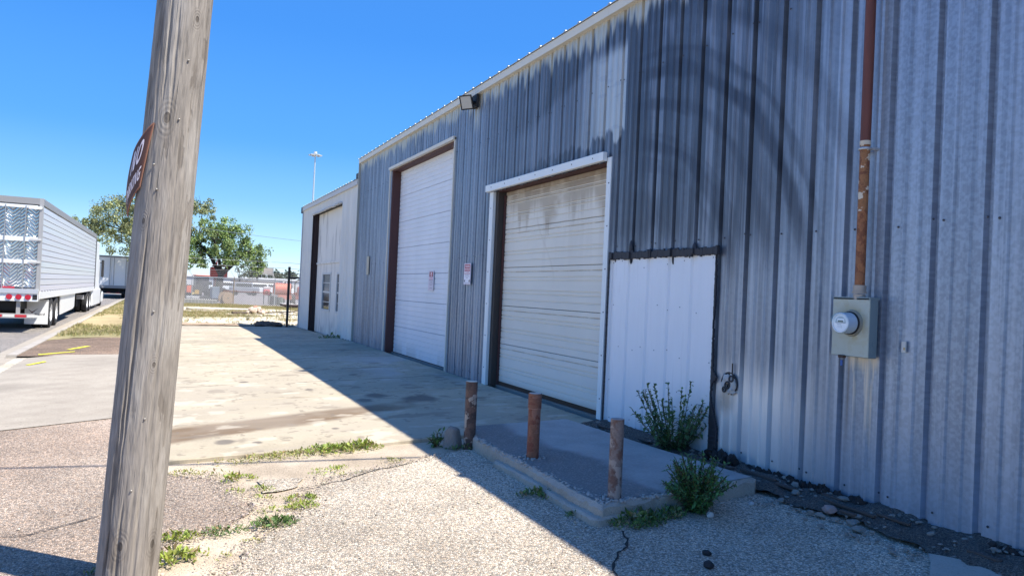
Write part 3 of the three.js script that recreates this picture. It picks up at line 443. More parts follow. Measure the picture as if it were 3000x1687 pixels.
// ---------------------------------------------------------------- the lower metal shed at the far end
{
  const sh = thing('metal_shed', 'lower off-white metal shed joined to the far end of the warehouse', 'shed');
  const sm = maps(512, 256, (i, j) => { const z = i / 512 * 8.7, y = j / 256 * 4.6, st = fbm(z * 14, y * .5, 4, 241), n = fbm(z, y, 4, 245), k = .92 + .16 * (st - .5) + .14 * (n - .5), lo = ss(.6, .05, y + .4 * (st - .5)); let c = [.80 * k, .775 * k, .72 * k]; const t = .3 * lo; return [lerp(c[0], .62, t), lerp(c[1], .65, t), lerp(c[2], .70, t), .5]; }, { rep: false, bump: false });
  const shedM = new THREE.MeshStandardMaterial({ ...sm, roughness: .55 }), uvf = (z, y) => [(z + 28.25) / 8.7, (y + .2) / 4.6];
  const OP = [-26.08, -21.56, 3.92];
  for (let za = -28.225; za < -19.7; za += 1.05) { const a = Math.max(za, -28.2), b = Math.min(za + 1.05, -19.58), cuts = [a, b], spans = []; for (const e of [OP[0], OP[1]]) if (e > a + .001 && e < b - .001) cuts.push(e); cuts.sort((p, q) => p - q);
    for (let k = 0; k < cuts.length - 1; k++) { const m = (cuts[k] + cuts[k + 1]) / 2; spans.push([cuts[k], cuts[k + 1], m > OP[0] && m < OP[1] ? OP[2] : gy(4.6, m) + .02, 4.27]); }
    M(siding(WX, spans, uvf, { ragged: .03, wav: .01 }), shedM, 'siding_panel', sh); }
  M([bx(4.70, 4.85, -.2, 4.35, -28.2, OP[0]), bx(4.70, 4.85, -.05, 4.35, OP[1], -19.6), bx(4.70, 4.85, 3.95, 4.35, OP[0], OP[1]), bx(4.85, 16, -.3, 4.35, -28.2, -28.05), bx(15.8, 16, -.3, 4.35, -28.05, -19.6)], interiorM, 'wall', sh);
  const st = ribStops(-28.26, -19.6, RIB0 + .12, PER), cut = []; for (let za = -28.26; za < -19.62; za += 1.05) cut.push(za);
  for (const za of cut) { const zb = Math.min(za + 1.05, -19.6), s = ribStops(za, zb, RIB0 + .12, PER), pos = [], uv = [], idx = []; for (let k = 0; k < s.length - 1; k++) { const b = pos.length / 3; for (const q of [k, k + 1]) { const o = ribOut(s[q], RIB0 + .12, PER, .018, 0); for (const [x, y] of [[4.555, 4.385], [16.1, 4.75]]) { pos.push(x, y + o, s[q]); uv.push(x, s[q]); } pos.push(4.557, 4.376, s[q]); uv.push(0, 0); } idx.push(b, b + 3, b + 1, b + 1, b + 3, b + 4, b, b + 2, b + 3, b + 3, b + 2, b + 5); } M(geoFrom(pos, idx, uv), roofM, 'roof_panel', sh); }
  M([bx(4.575, 4.66, 4.235, 4.375, -28.24, -24.5), bx(4.575, 4.66, 4.235, 4.375, -24.495, -19.62)], mat(.55, .54, .53, .6), 'eave_trim', sh);
  M(bx(4.54, 4.62, 4.15, 4.375, -28.3, -28.245), darkSteel, 'eave_cap', sh); M(bx(4.6, 4.7, 4.39, 4.55, -19.9, -19.62), darkSteel, 'roof_flashing', sh);
  M([bx(4.585, 4.70, -.15, 4.23, -28.235, -28.205)], mat(.5, .52, .54, .5), 'corner_trim', sh);
  // plywood-filled doorway with two windows
  const wood = maps(512, 512, (i, j) => { const z = i / 512, y = j / 512, n = fbm(z * 5, y * 5, 4, 251), g = fbm(z * 46, y * 3, 4, 254), pe = ss(.56, .68, fbm(z * 18, y * 4, 4, 257)) * (.35 + .65 * ss(.55, .2, Math.abs(y - .85) + .2 * n)) + ss(.5, .66, fbm(z * 24, y * 7, 4, 259)) * ss(.16, .02, y); const k = .95 + .12 * (n - .5) + .06 * (g - .5), t = clamp(.55 * pe); return [lerp(.80 * k, .42, t), lerp(.755 * k, .38, t), lerp(.68 * k, .34, t), .5 + .2 * (g - .5)]; }, { rep: false });
  const ply = new THREE.MeshStandardMaterial({ ...wood, bumpScale: .003, roughness: .75 });
  const uvb = (g) => { const p = g.attributes.position, u = g.attributes.uv; for (let i = 0; i < p.count; i++) u.setXY(i, (p.getZ(i) + 26.08) / 4.52, p.getY(i) / 3.95); return g; };
  const PX = 4.80, seams = [-26.0, -24.53, -23.06, -21.56]; for (let k = 0; k < 3; k++) M(uvb(bx(PX, PX + .04, 2.27, 3.93, seams[k] + .004, seams[k + 1] - .002)), ply, 'plywood_panel', sh);
  const W1 = [-24.84, -23.56], W2 = [-22.6, -21.72], wy0 = .69, wy1 = 1.88;
  for (const [a, b, y0, y1] of [[-26.0, W1[0], -.1, 2.2], [W1[1], W2[0], -.1, 2.2], [W2[1], OP[1], -.1, 2.2], [W1[0], W1[1], wy1, 2.2], [W1[0], W1[1], -.1, wy0], [W2[0], W2[1], wy1, 2.2], [W2[0], W2[1], -.1, wy0]]) M(uvb(bx(PX, PX + .04, y0, y1, a + .002, b - .002)), ply, 'plywood_panel', sh);
  M(uvb(bx(PX - .03, PX + .03, 2.203, 2.267, -26.0, OP[1])), ply, 'batten', sh);
  M([bx(4.665, 4.86, -.16, 3.95, -26.13, -26.01), bx(4.60, 4.662, -.16, 3.93, -26.13, -26.06)], mat(.03, .016, .016, .8), 'door_jamb', sh);
  { const g = []; for (let z = -26.15; z < -21.6; z += .175) g.push(rbox(.07, .05, .16, 4.60 + rr(-.012, .012), 3.93 + rr(-.014, .014), z + .08, .015)); M(g, mat(.5, .5, .49, .6), 'door_header', sh); }
  const glass = mat(.03, .035, .045, .06, 0), fr = mat(.60, .60, .58, .6);
  for (const [a, b] of [W1, W2]) { const w = new THREE.Group(); w.name = 'window'; sh.add(w); M([bx(PX - .025, PX + .05, wy0 - .03, wy0 + .03, a - .03, b + .03), bx(PX - .025, PX + .05, wy1 - .03, wy1 + .03, a - .03, b + .03), bx(PX - .025, PX + .05, wy0 + .03, wy1 - .03, a - .03, a + .035), bx(PX - .025, PX + .05, wy0 + .03, wy1 - .03, b - .035, b + .03)], fr, 'frame', w);
    M([bx(PX - .01, PX + .04, 1.255, 1.305, a + .035, b - .035), bx(PX, PX + .03, 1.57, 1.59, a + .035, b - .035), bx(PX, PX + .03, .95, .97, a + .035, b - .035)], fr, 'muntin', w);
    for (const [y0, y1] of [[.72, .95], [.97, 1.255], [1.305, 1.57], [1.59, 1.85]]) M(bx(PX + .012, PX + .018, y0, y1, a + .035, b - .035), glass, 'pane', w);
    M([bx(PX + .06, PX + .07, wy0, wy1, a, b)], mat(.05, .05, .055, .9), 'blind', w); if (a === W1[0]) for (const [p, q, m, n] of [[1.42, 1.66, .45, .12], [.78, .9, .4, .1]]) M(bx(PX + .045, PX + .05, p, q, b - m, b - n), mat(.6, .62, .66, .9), 'paper', w); }
}

// ---------------------------------------------------------------- things fixed to the wall
const rustMaps = (base, rust, pale, amt, s) => maps(256, 512, (i, j) => { const u = i / 256, v = j / 512, n = fbm(u * 6, v * 14, 5, s, 6, 14), f = fbm(u * 24, v * 50, 3, s + 6, 24, 50), q = fbm(u * 4, v * 9, 4, s + 11, 4, 9); const t = ss(.42, .58, n + .12 * (f - .5) + amt - .5), p = ss(.57, .63, q + .15 * (f - .5)); const k = .75 + .5 * f; let c = [0, 1, 2].map((m) => lerp(base[m], rust[m], t) * k); c = c.map((x, m) => lerp(x, pale[m], p * .85)); return [...c, .4 + .3 * t * f + .25 * p]; });
{
  const c = thing('conduit_pipe', 'tall rusty service conduit rising up the wall from the meter box', 'pipe', [4.55, 1.55, -3.722]);
  const lower = rustMaps([.20, .07, .03], [.30, .13, .05], [.72, .64, .50], .55, 261), upper = maps(64, 256, (i, j) => { const n = fbm(i / 8, j / 30, 4, 265, 8, 9); return [.105 + .07 * n, .032 + .02 * n, .022 + .012 * n, n]; });
  const cyl = (y0, y1, r, m, name) => { const g = new THREE.CylinderGeometry(r, r, y1 - y0, 24, 1); g.translate(0, (y0 + y1) / 2, 0); return M(g, m, name, c); };
  cyl(.08, .62, .0345, new THREE.MeshStandardMaterial({ ...rustMaps([.22, .075, .03], [.34, .13, .05], [.30, .12, .05], .5, 271), roughness: .7, bumpScale: .002 }), 'lower_pipe');
  cyl(.62, 1.10, .0345, new THREE.MeshStandardMaterial({ ...lower, roughness: .7, bumpScale: .002 }), 'pipe_run');
  cyl(1.10, 3.15, .036, new THREE.MeshStandardMaterial({ ...upper, roughness: .6, bumpScale: .001 }), 'upper_pipe');
  const head = new THREE.SphereGeometry(.07, 16, 10); head.scale(1.2, .8, 1); head.translate(-.04, 3.16, 0); M(head, mat(.3, .3, .3, .5, .4), 'weatherhead', c);
  const lip = (y, r, h, m) => { const g = new THREE.CylinderGeometry(r, r, h, 20); g.translate(0, y, 0); return g; };
  M([lip(.0, .042, .04), lip(.032, .05, .014), lip(.062, .045, .044)], mat(.42, .36, .30, .55, .3), 'coupling', c);
  M([lip(1.115, .038, .03)], mat(.6, .52, .4, .7), 'collar', c);
  const st = new THREE.TorusGeometry(.04, .007, 6, 20); st.rotateX(Math.PI / 2); st.scale(1, 1.6, 1); st.translate(0, 1.072, 0); M([st, box(.05, .016, .03, .05, 1.07, .05), box(.05, .016, .03, .05, 1.07, -.05)], mat(.5, .5, .5, .4, .6), 'strap', c);
}
{
  const m = thing('electric_meter', 'grey-green meter box with a round glass electricity meter on the wall', 'electric meter', [4.61, 1.115, -3.757]);
  const bm = maps(128, 256, (i, j) => { const u = i / 128 - .5, v = j / 256, n = fbm(i / 16, j / 20, 4, 281), d = Math.hypot(u * .31, (v - .58) * .43); const t = .75 * ss(.17, .07, d) * ss(.3, .6, n + .25 * ss(.5, .75, v)) + .25 * ss(.5, .7, n) ; const k = .95 + .12 * (n - .5); return [lerp(.52 * k, .40, t), lerp(.54 * k, .35, t), lerp(.45 * k, .20, t), .5]; }, { bump: false, rep: false });
  const front = new THREE.MeshStandardMaterial({ ...bm, roughness: .55 }), side = mat(.23, .29, .30, .5, .1);
  M(rbox(.085, .43, .31, -.0475, .215, 0, .006), side, 'box', m);
  const cov = rbox(.012, .425, .314, -.094, .216, 0, .004), uv = cov.attributes.uv, p = cov.attributes.position; for (let i = 0; i < p.count; i++) uv.setXY(i, (p.getZ(i) + .157) / .314, p.getY(i) / .43); M(cov, front, 'cover', m);
  M([box(.10, .018, .318, -.05, .424, 0)], side, 'rain_lip', m);
  const kn = []; for (const y of [.10, .06]) { const g = new THREE.CylinderGeometry(.018, .018, .004, 16); g.rotateX(Math.PI / 2); g.translate(-.04, y, .156); kn.push(g); } M(kn, side, 'knockout', m);
  const ring = new THREE.CylinderGeometry(.092, .098, .02, 40); ring.rotateZ(Math.PI / 2); ring.translate(-.108, .243, .012); M(ring, mat(.30, .29, .24, .5, .2), 'socket_ring', m);
  const gap = new THREE.CylinderGeometry(.084, .084, .012, 40); gap.rotateZ(Math.PI / 2); gap.translate(-.122, .243, .012); M(gap, black, 'socket_gap', m);
  const base = new THREE.CylinderGeometry(.070, .076, .085, 40); base.rotateZ(Math.PI / 2); base.translate(-.168, .243, .012); M(base, mat(.55, .61, .68, .4), 'meter_body', m);
  const ft = canvasTex(256, 256, (x, w) => { x.fillStyle = '#e9eef0'; x.fillRect(0, 0, w, w); x.fillStyle = '#b9c3c4'; x.beginPath(); x.arc(128, 128, 92, Math.PI, 0); x.fill(); x.fillStyle = '#f4f6f6'; x.fillRect(70, 66, 120, 44); x.fillStyle = '#59665f'; x.fillRect(82, 92, 92, 26); x.fillStyle = '#f6f8f8'; x.fillRect(20, 132, 216, 110); x.fillStyle = '#5d6f88'; x.fillRect(44, 128, 168, 5); x.fillRect(70, 148, 74, 5); x.strokeStyle = '#9aa5aa'; x.lineWidth = 3; x.strokeRect(84, 170, 62, 18); x.fillStyle = '#7a8890'; x.fillRect(150, 196, 5, 5); });
  const face = new THREE.CircleGeometry(.064, 40); face.rotateY(-Math.PI / 2); face.translate(-.2125, .243, .012); M(face, new THREE.MeshStandardMaterial({ map: ft, roughness: .5 }), 'dial_face', m);
  const rim = new THREE.TorusGeometry(.067, .006, 8, 40); rim.rotateY(Math.PI / 2); rim.translate(-.214, .243, .012); M(rim, mat(.75, .8, .82, .3), 'dial_rim', m);
  const gl = new THREE.LatheGeometry([[.0785, 0], [.0785, .11], [.074, .122], [.0001, .126]].map(([a, b]) => new THREE.Vector2(a, b)), 40); gl.rotateZ(Math.PI / 2); gl.translate(-.115, .243, .012); M(gl, new THREE.MeshPhysicalMaterial({ color: C(.95, .98, 1), roughness: .04, transmission: 1, thickness: 0 }), 'glass_cover', m);
  M([rbox(.03, .022, .05, -.105, -.003, -.055, .005)], mat(.08, .045, .03, .8), 'latch', m);
  const sr = new THREE.TorusGeometry(.009, .003, 6, 14); sr.translate(-.11, -.018, -.05); M([sr], mat(.6, .6, .58, .4, .6), 'seal_wire', m);
  M([rbox(.007, .042, .02, -.112, -.05, -.052, .003)], mat(.03, .10, .32, .5), 'seal_tag', m);
}
{ // wall flood light
  const l = thing('wall_light', 'black wall flood light with a pale square lens under the eave', 'wall light', [4.62, 4.64, -11.42]);
  M([rbox(.05, .22, .2, -.03, .02, .0, .01), bar(V(-.03, .0, 0), V(-.16, -.0, 0), .03, .03, 10)], black, 'wall_bracket', l);
  const head = new THREE.Group(); head.name = 'lamp_head'; head.position.set(-.16, 0, 0); head.scale.setScalar(.8); head.rotation.set(0, .62, .42, 'YZX'); l.add(head);
  const body = new THREE.CylinderGeometry(.19, .10, .15, 4, 1); body.rotateY(Math.PI / 4); body.rotateZ(Math.PI / 2); M(body, black, 'housing', head);
  M([box(.02, .30, .025, -.082, 0, .138), box(.02, .30, .025, -.082, 0, -.138), box(.02, .025, .25, -.082, .138, 0), box(.02, .025, .25, -.082, -.138, 0)], black, 'frame', head);
  M(rbox(.012, .25, .25, -.083, 0, 0, .004), mat(.46, .45, .41, .35), 'lens', head);
}
const signFace = (w, h, draw, m = {}) => new THREE.MeshStandardMaterial({ map: canvasTex(w, h, draw), roughness: .45, ...m });
function plate(name, label, cat, x, y, z, w, h, face, edge) { const t = thing(name, label, cat, [x, y, z]); const g = new THREE.PlaneGeometry(w - .004, h - .004); g.rotateY(-Math.PI / 2); g.translate(-.0045, 0, 0); M(box(.006, h, w, 0, 0, 0), edge, 'plate', t); M(g, face, 'print', t); return t; }
const towTruck = (x, px, py, s, col) => { x.fillStyle = col; x.fillRect(px, py, 34 * s, 12 * s); x.fillRect(px, py - 12 * s, 14 * s, 12 * s); x.beginPath(); x.arc(px + 8 * s, py + 13 * s, 6 * s, 0, 7); x.arc(px + 27 * s, py + 13 * s, 6 * s, 0, 7); x.fill(); x.strokeStyle = col; x.lineWidth = 3 * s; x.beginPath(); x.moveTo(px + 18 * s, py); x.lineTo(px + 38 * s, py - 16 * s); x.stroke(); };
plate('notice_sign', 'red and white towing notice on the corrugated wall between the doors', 'sign', 4.602, 1.772, -11.47, .30, .36, signFace(300, 400, (x, w, h) => {
  x.fillStyle = '#efeaf0'; x.fillRect(0, 0, w, h); x.fillStyle = '#b02a3e'; x.fillRect(22, 18, 256, 122); x.fillStyle = '#fbeef2'; x.textAlign = 'center'; x.font = 'bold 52px sans-serif'; x.fillText('TOWING', 150, 74, 232); x.fillText('ENFORCED', 150, 128, 236); x.strokeStyle = '#b02a3e'; x.lineWidth = 8; x.strokeRect(26, 144, 248, 52); x.fillStyle = '#c2596a'; x.font = 'bold 36px sans-serif'; x.fillText('24 HOURS', 150, 184, 220);
  x.fillStyle = '#8a808c'; x.font = 'bold 22px sans-serif'; x.fillText('UNAUTHORIZED', 150, 228); x.fillText('VEHICLES WILL BE', 150, 256); x.fillText('TOWED', 150, 284); towTruck(x, 20, 326, 1.5, '#3a3a44'); x.save(); x.translate(300, 0); x.scale(-1, 1); towTruck(x, 20, 326, 1.5, '#3a3a44'); x.restore(); x.fillStyle = '#9a94a0'; x.fillRect(40, 372, 220, 8); x.strokeStyle = '#c99ba8'; x.lineWidth = 5; x.strokeRect(4, 4, w - 8, h - 8);
}), mat(.7, .68, .72, .5));
plate('notice_sign', 'small faded red and white notice stuck on the tall far door', 'sign', 4.834, 1.665, -13.97, .31, .40, signFace(240, 380, (x, w, h) => {
  x.fillStyle = '#d8ccd6'; x.fillRect(0, 0, w, h); x.fillStyle = '#8a1c34'; x.fillRect(34, 22, 172, 92); x.fillStyle = '#f8d7e2'; x.beginPath(); x.ellipse(120, 68, 38, 38, 0, 0, 7); x.fill(); towTruck(x, 98, 70, 1.1, '#b02a3e'); x.fillStyle = '#e3c6d2'; x.fillRect(26, 118, 188, 56); x.fillStyle = '#c98aa0'; x.textAlign = 'center'; x.font = 'bold 30px sans-serif'; x.fillText('TOWING', 120, 142); x.fillText('ENFORCED', 120, 170, 180); x.fillStyle = '#6a6270'; x.fillRect(30, 178, 180, 8);
  x.fillStyle = '#958d9a'; x.font = 'bold 26px sans-serif'; x.fillText('AT OWNER', 120, 222); x.fillText('OR OPERATOR', 120, 254, 190); x.fillText('EXPENSE', 120, 284); x.fillStyle = '#8d8290'; x.font = 'bold 40px sans-serif'; x.fillText('24 HR', 120, 346);
}), mat(.7, .68, .72, .5));
plate('wall_plate', 'small beige blank plate on the wall near the far corner', 'plate', 4.6, 2.03, -18.18, .22, .46, mat(.50, .46, .36, .7), mat(.45, .41, .32, .7));
{ const t = plate('asset_tag', 'tiny white tag stuck on the wall right of the meter', 'tag', 4.622, 1.215, -3.405, .035, .075, mat(.66, .62, .56, .6), mat(.6, .6, .55, .6)); M([box(.002, .018, .012, -.005, -.012, .006)], mat(.6, .42, .2), 'mark', t); }

// ---------------------------------------------------------------- wooden utility pole with its bent sign
const KNOT = [[.285, 2.30, .062], [.30, .06, .05], [.124, .05, .045], [.22, 1.0, .03], [.36, 1.75, .035], [.17, 2.85, .035], [.6, 1.2, .06], [.8, 2.2, .05]];
const PZ = -4.42, poleX = (y) => -.1006 + .0472 * y, poleR = (y) => .1505 - .0040 * y;
{
  const p = thing('utility_pole', 'weathered grey wooden utility pole in the left foreground', 'utility pole', [0, 0, 0]);
  const wm = maps(1024, 2048, (i, j) => { // around x 3.2 m up
    const u = i / 1024, y = j / 2048 * 3.6 - .4; let du = 0;
    for (const [ku, ky, r] of KNOT) { let d = u - ku; d -= Math.round(d); const q = Math.exp(-((y - ky) * (y - ky)) / (r * r * 5)); du += Math.sign(d || 1) * .022 * (r / .06) * q * Math.exp(-Math.abs(d) * 18); }
    const uu = u + du + .006 * (fbm(u * 8, y * 1.6, 3, 301, 8, 256) - .5), g1 = fbm(uu * 110, y * 4.5, 4, 304, 110, 256), g2 = fbm(uu * 34, y * 2.2, 3, 308, 34, 256), fl = fbm(u * 10, y * 2.4, 4, 312, 10, 256), sp = vn(uu * 240, y * 18, 316, 240, 256);
    const fk = fbm(u * 60, y * 14, 3, 318, 60, 256); let k = .90 + .22 * (g1 - .5) + .12 * (g2 - .5) + .40 * (fl - .5) + .26 * (sp - .5) + .30 * (fk - .5), r = .302 * k, g = .270 * k, b = .236 * k; const gr = ss(.45, .7, fl); r = lerp(r, .335 * k, gr * .6); g = lerp(g, .312 * k, gr * .6); b = lerp(b, .285 * k, gr * .6);
    let h = .5 + .35 * (g1 - .5) + .3 * (fk - .5) + .15 * (sp - .5);
    const cut = ss(.64, .70, fbm(uu * 70, y * 2.6 + 7, 4, 320, 70, 256)); const chip = ss(.60, .66, fbm(u * 26, y * 5, 4, 324, 26, 256)) * ss(.5, .6, fbm(u * 9, y * 2, 3, 327, 9, 256)); r *= 1 - .22 * cut - .24 * chip; g *= 1 - .22 * cut - .26 * chip; b *= 1 - .22 * cut - .28 * chip; h -= .25 * cut + .3 * chip;
    for (const [ku, ky, rad] of KNOT) { let d = u - ku; d -= Math.round(d); const q = Math.hypot(d * 1.03, (y - ky) * .62) / rad; if (q < 1.4) { const ringv = .5 + .5 * Math.sin(q * 22 + 3 * fl), t = ss(1.4, .8, q); r *= 1 - .13 * t * ringv; g *= 1 - .14 * t * ringv; b *= 1 - .15 * t * ringv; h += .12 * t * (ringv - .5); if (q < .3) { r *= .5; g *= .48; b *= .46; h -= .2; } } }
    return [r, g, b, h];
  });
  const pm = new THREE.MeshStandardMaterial({ ...wm, bumpScale: .008, roughness: .95 });
  const nailM = mat(.35, .33, .3, .5, .5), NA = 300, ys = []; for (let y = -.45; y < 3.3; y += .0125) ys.push(y); for (let y = 3.4; y <= 9.6; y += .3) ys.push(y);
  const pos = [], uv = [], idx = [], checks = []; for (let k = 0; k < 34; k++) checks.push([rr(0, 1), rr(-.4, 3.2), rr(.15, .8), rr(.003, .008), rr(0, 100)]);
  for (const c of [[.335, 1.1, 1.4, .016, 3], [.36, .6, .9, .014, 9], [.2, 1.4, 1.6, .007, 14], [.15, 2.3, .8, .007, 18], [.27, 2.6, .8, .009, 23], [.32, 2.7, .7, .012, 29], [.38, .3, .8, .014, 44], [.22, .1, .9, .007, 51], [.31, .0, .7, .01, 61]]) checks.push(c);
  ys.forEach((y, j) => { for (let i = 0; i <= NA; i++) {
    const u = i / NA, a = u * 2 * Math.PI; let r = poleR(y) * (1 + .02 * (vn(u * 9, y * .7, 330, 9, 256) - .5) + .010 * (vn(u * 26, y * 3.3, 333, 26, 256) - .5) + .014 * (vn(u * 70, y * 5, 336, 70, 256) - .5) + .010 * (vn(u * 120, y * 16, 337, 120, 256) - .5));
    for (const [cu, cy, L, dp, s] of checks) { const t = (y - cy) / L; if (Math.abs(t) > .5) continue; let d = u - cu - .012 * (vn(y * 2.4, s, 339) - .5) - .004 * (vn(y * 11, s, 341) - .5); d -= Math.round(d); const w = .0052 * (1 - 4 * t * t) + .0012; if (Math.abs(d) < w * 2.2) r -= .9 * dp * (1 - 4 * t * t) * ss(w * 2.2, w * .3, Math.abs(d)); }
    pos.push(poleX(y) + r * Math.cos(a), y, PZ + r * Math.sin(a)); uv.push(u, (y + .4) / 3.6);
  } });
  for (let j = 0; j < ys.length - 1; j++) for (let i = 0; i < NA; i++) { const a = j * (NA + 1) + i, b = a + NA + 1; idx.push(a, b, a + 1, a + 1, b, b + 1); }
  M(geoFrom(pos, idx, uv), pm, 'pole_shaft', p);
  const top = new THREE.CylinderGeometry(.122, .122, .02, 24); top.translate(poleX(9.6), 9.59, PZ); M(top, pm, 'pole_top', p);
  for (const [u, y] of [[.30, 1.92], [.25, 1.28], [.2, 2.62], [.24, .72], [.33, 2.05], [.22, 2.3], [.27, .35]]) { const a = u * 2 * Math.PI, r = poleR(y) + .004, g = new THREE.SphereGeometry(.006, 6, 5); g.translate(poleX(y) + r * Math.cos(a), y, PZ + r * Math.sin(a)); M(g, nailM, 'nail', p); }
  // sign: rusted sheet wrapped round the left of the pole and bent away from it
  const s = thing('pole_sign', 'bent rusty brown sign with white letters nailed to the left side of the pole', 'sign', [0, 0, 0]);
  const face = signFace(512, 768, (x, w, h) => {
    x.fillStyle = '#4d332d'; x.fillRect(0, 0, w, h); for (let k = 0; k < 900; k++) { x.fillStyle = ['#4a211d', '#6d3a31', '#7b4a3c', '#3c1c1a'][k % 4]; x.globalAlpha = .25; x.fillRect(rnd() * w, rnd() * h, 4 + rnd() * 26, 2 + rnd() * 9); } x.globalAlpha = 1;
    x.fillStyle = '#efe4e8'; x.textAlign = 'center'; x.font = 'bold 250px sans-serif'; x.save(); x.translate(262, 360); x.scale(.78, 1.5); x.fillText('NO', 0, 0); x.restore(); x.save(); x.translate(256, 640); x.scale(.86, 2.0); x.font = 'bold 116px sans-serif'; x.fillText('PARKING', 0, 0); x.restore();
    for (let k = 0; k < 260; k++) { x.fillStyle = '#5b2d27'; x.globalAlpha = .5; x.fillRect(rnd() * w, rnd() * h, 3 + rnd() * 14, 2 + rnd() * 6); } x.globalAlpha = 1; x.strokeStyle = '#a4604a'; x.lineWidth = 16; x.strokeRect(0, 0, w, h);
  }, { side: THREE.DoubleSide, roughness: .6 });
  const sp = [], su = [], si = [], e1 = []; const NU = 22, NV = 22, at = (u, v, off = 0) => { const y = lerp(1.929, 2.269, v) - .15 * u - .02 * Math.sin(Math.PI * v) * u, a = (lerp(148, 127, v) + u * 42) * Math.PI / 180, r = poleR(y) + .007 + off + .034 * Math.pow(u, .7) * (.75 + .35 * Math.sin(Math.PI * v)) ; return [poleX(y) + r * Math.cos(a), y, PZ + r * Math.sin(a)]; };
  for (let j = 0; j <= NV; j++) for (let i = 0; i <= NU; i++) { const u = i / NU, v = j / NV; sp.push(...at(u, v, .003)); su.push(1 - u, v); }
  for (let j = 0; j < NV; j++) for (let i = 0; i < NU; i++) { const a = j * (NU + 1) + i, b = a + NU + 1; si.push(a, a + 1, b, a + 1, b + 1, b); }
  M(geoFrom(sp, si, su), face, 'sheet', s);
  const edge = (pts) => tube(pts.map((q) => V(...q)), .0042, 40, 6), L = [], B = [], T = [], RR = []; for (let k = 0; k <= 10; k++) { L.push(at(0, k / 10)); B.push(at(k / 10, 0)); T.push(at(k / 10, 1)); RR.push(at(1, k / 10)); }
  M([edge(L), edge(B), edge(T), edge(RR)], mat(.27, .13, .085, .8), 'rim', s);
}

// ---------------------------------------------------------------- bollards, concrete pad, broken lump
function bollard(label, x, z, y0, y1, r, m, cap, extra) { const t = thing('pipe_bollard', label, 'bollard', [x, y0, z], 0, 'rusty pipe bollards round the concrete pad'); const h = y1 - y0 + .1, g = new THREE.CylinderGeometry(r, r, h, 28, 6, true); g.translate(0, h / 2 - .1, 0); M(g, m, 'pipe', t); const tp = new THREE.CylinderGeometry(r * .985, r * .985, .012, 28); tp.translate(0, y1 - y0 - .004, 0); M(tp, cap, 'cap', t); if (extra) extra(t, y1 - y0); return t; }
const rustA = new THREE.MeshStandardMaterial({ ...rustMaps([.16, .095, .072], [.09, .06, .05], [.42, .36, .30], .5, 351), roughness: .85, bumpScale: .003 }), rustB = new THREE.MeshStandardMaterial({ ...rustMaps([.19, .062, .038], [.23, .10, .06], [.27, .14, .10], .5, 361), roughness: .8, bumpScale: .003 }), rustC = new THREE.MeshStandardMaterial({ ...rustMaps([.20, .16, .145], [.135, .078, .062], [.32, .28, .25], .46, 371), roughness: .85, bumpScale: .003 });
bollard('far left pipe bollard, mottled with peeling white paint, beside a concrete lump', 2.79, -6.70, -.075, .583, .058, rustA, mat(.74, .66, .52, .8));
bollard('middle pipe bollard, red rust with a wider collar at its top', 2.918, -5.587, .055, .619, .0525, rustB, mat(.68, .55, .46, .8), (t, h) => { const g = new THREE.CylinderGeometry(.0575, .0575, .125, 28, 1); g.translate(0, h - .062, 0); M(g, rustB, 'collar', t); const l = new THREE.TorusGeometry(.0555, .0035, 6, 28); l.rotateX(Math.PI / 2); l.translate(0, h - .127, 0); M(l, mat(.36, .2, .14, .8), 'collar_lip', t); });
bollard('nearest pipe bollard, grey-brown rust, at the front corner of the pad', 2.905, -4.305, .055, .62, .0475, rustC, mat(.36, .3, .27, .8));
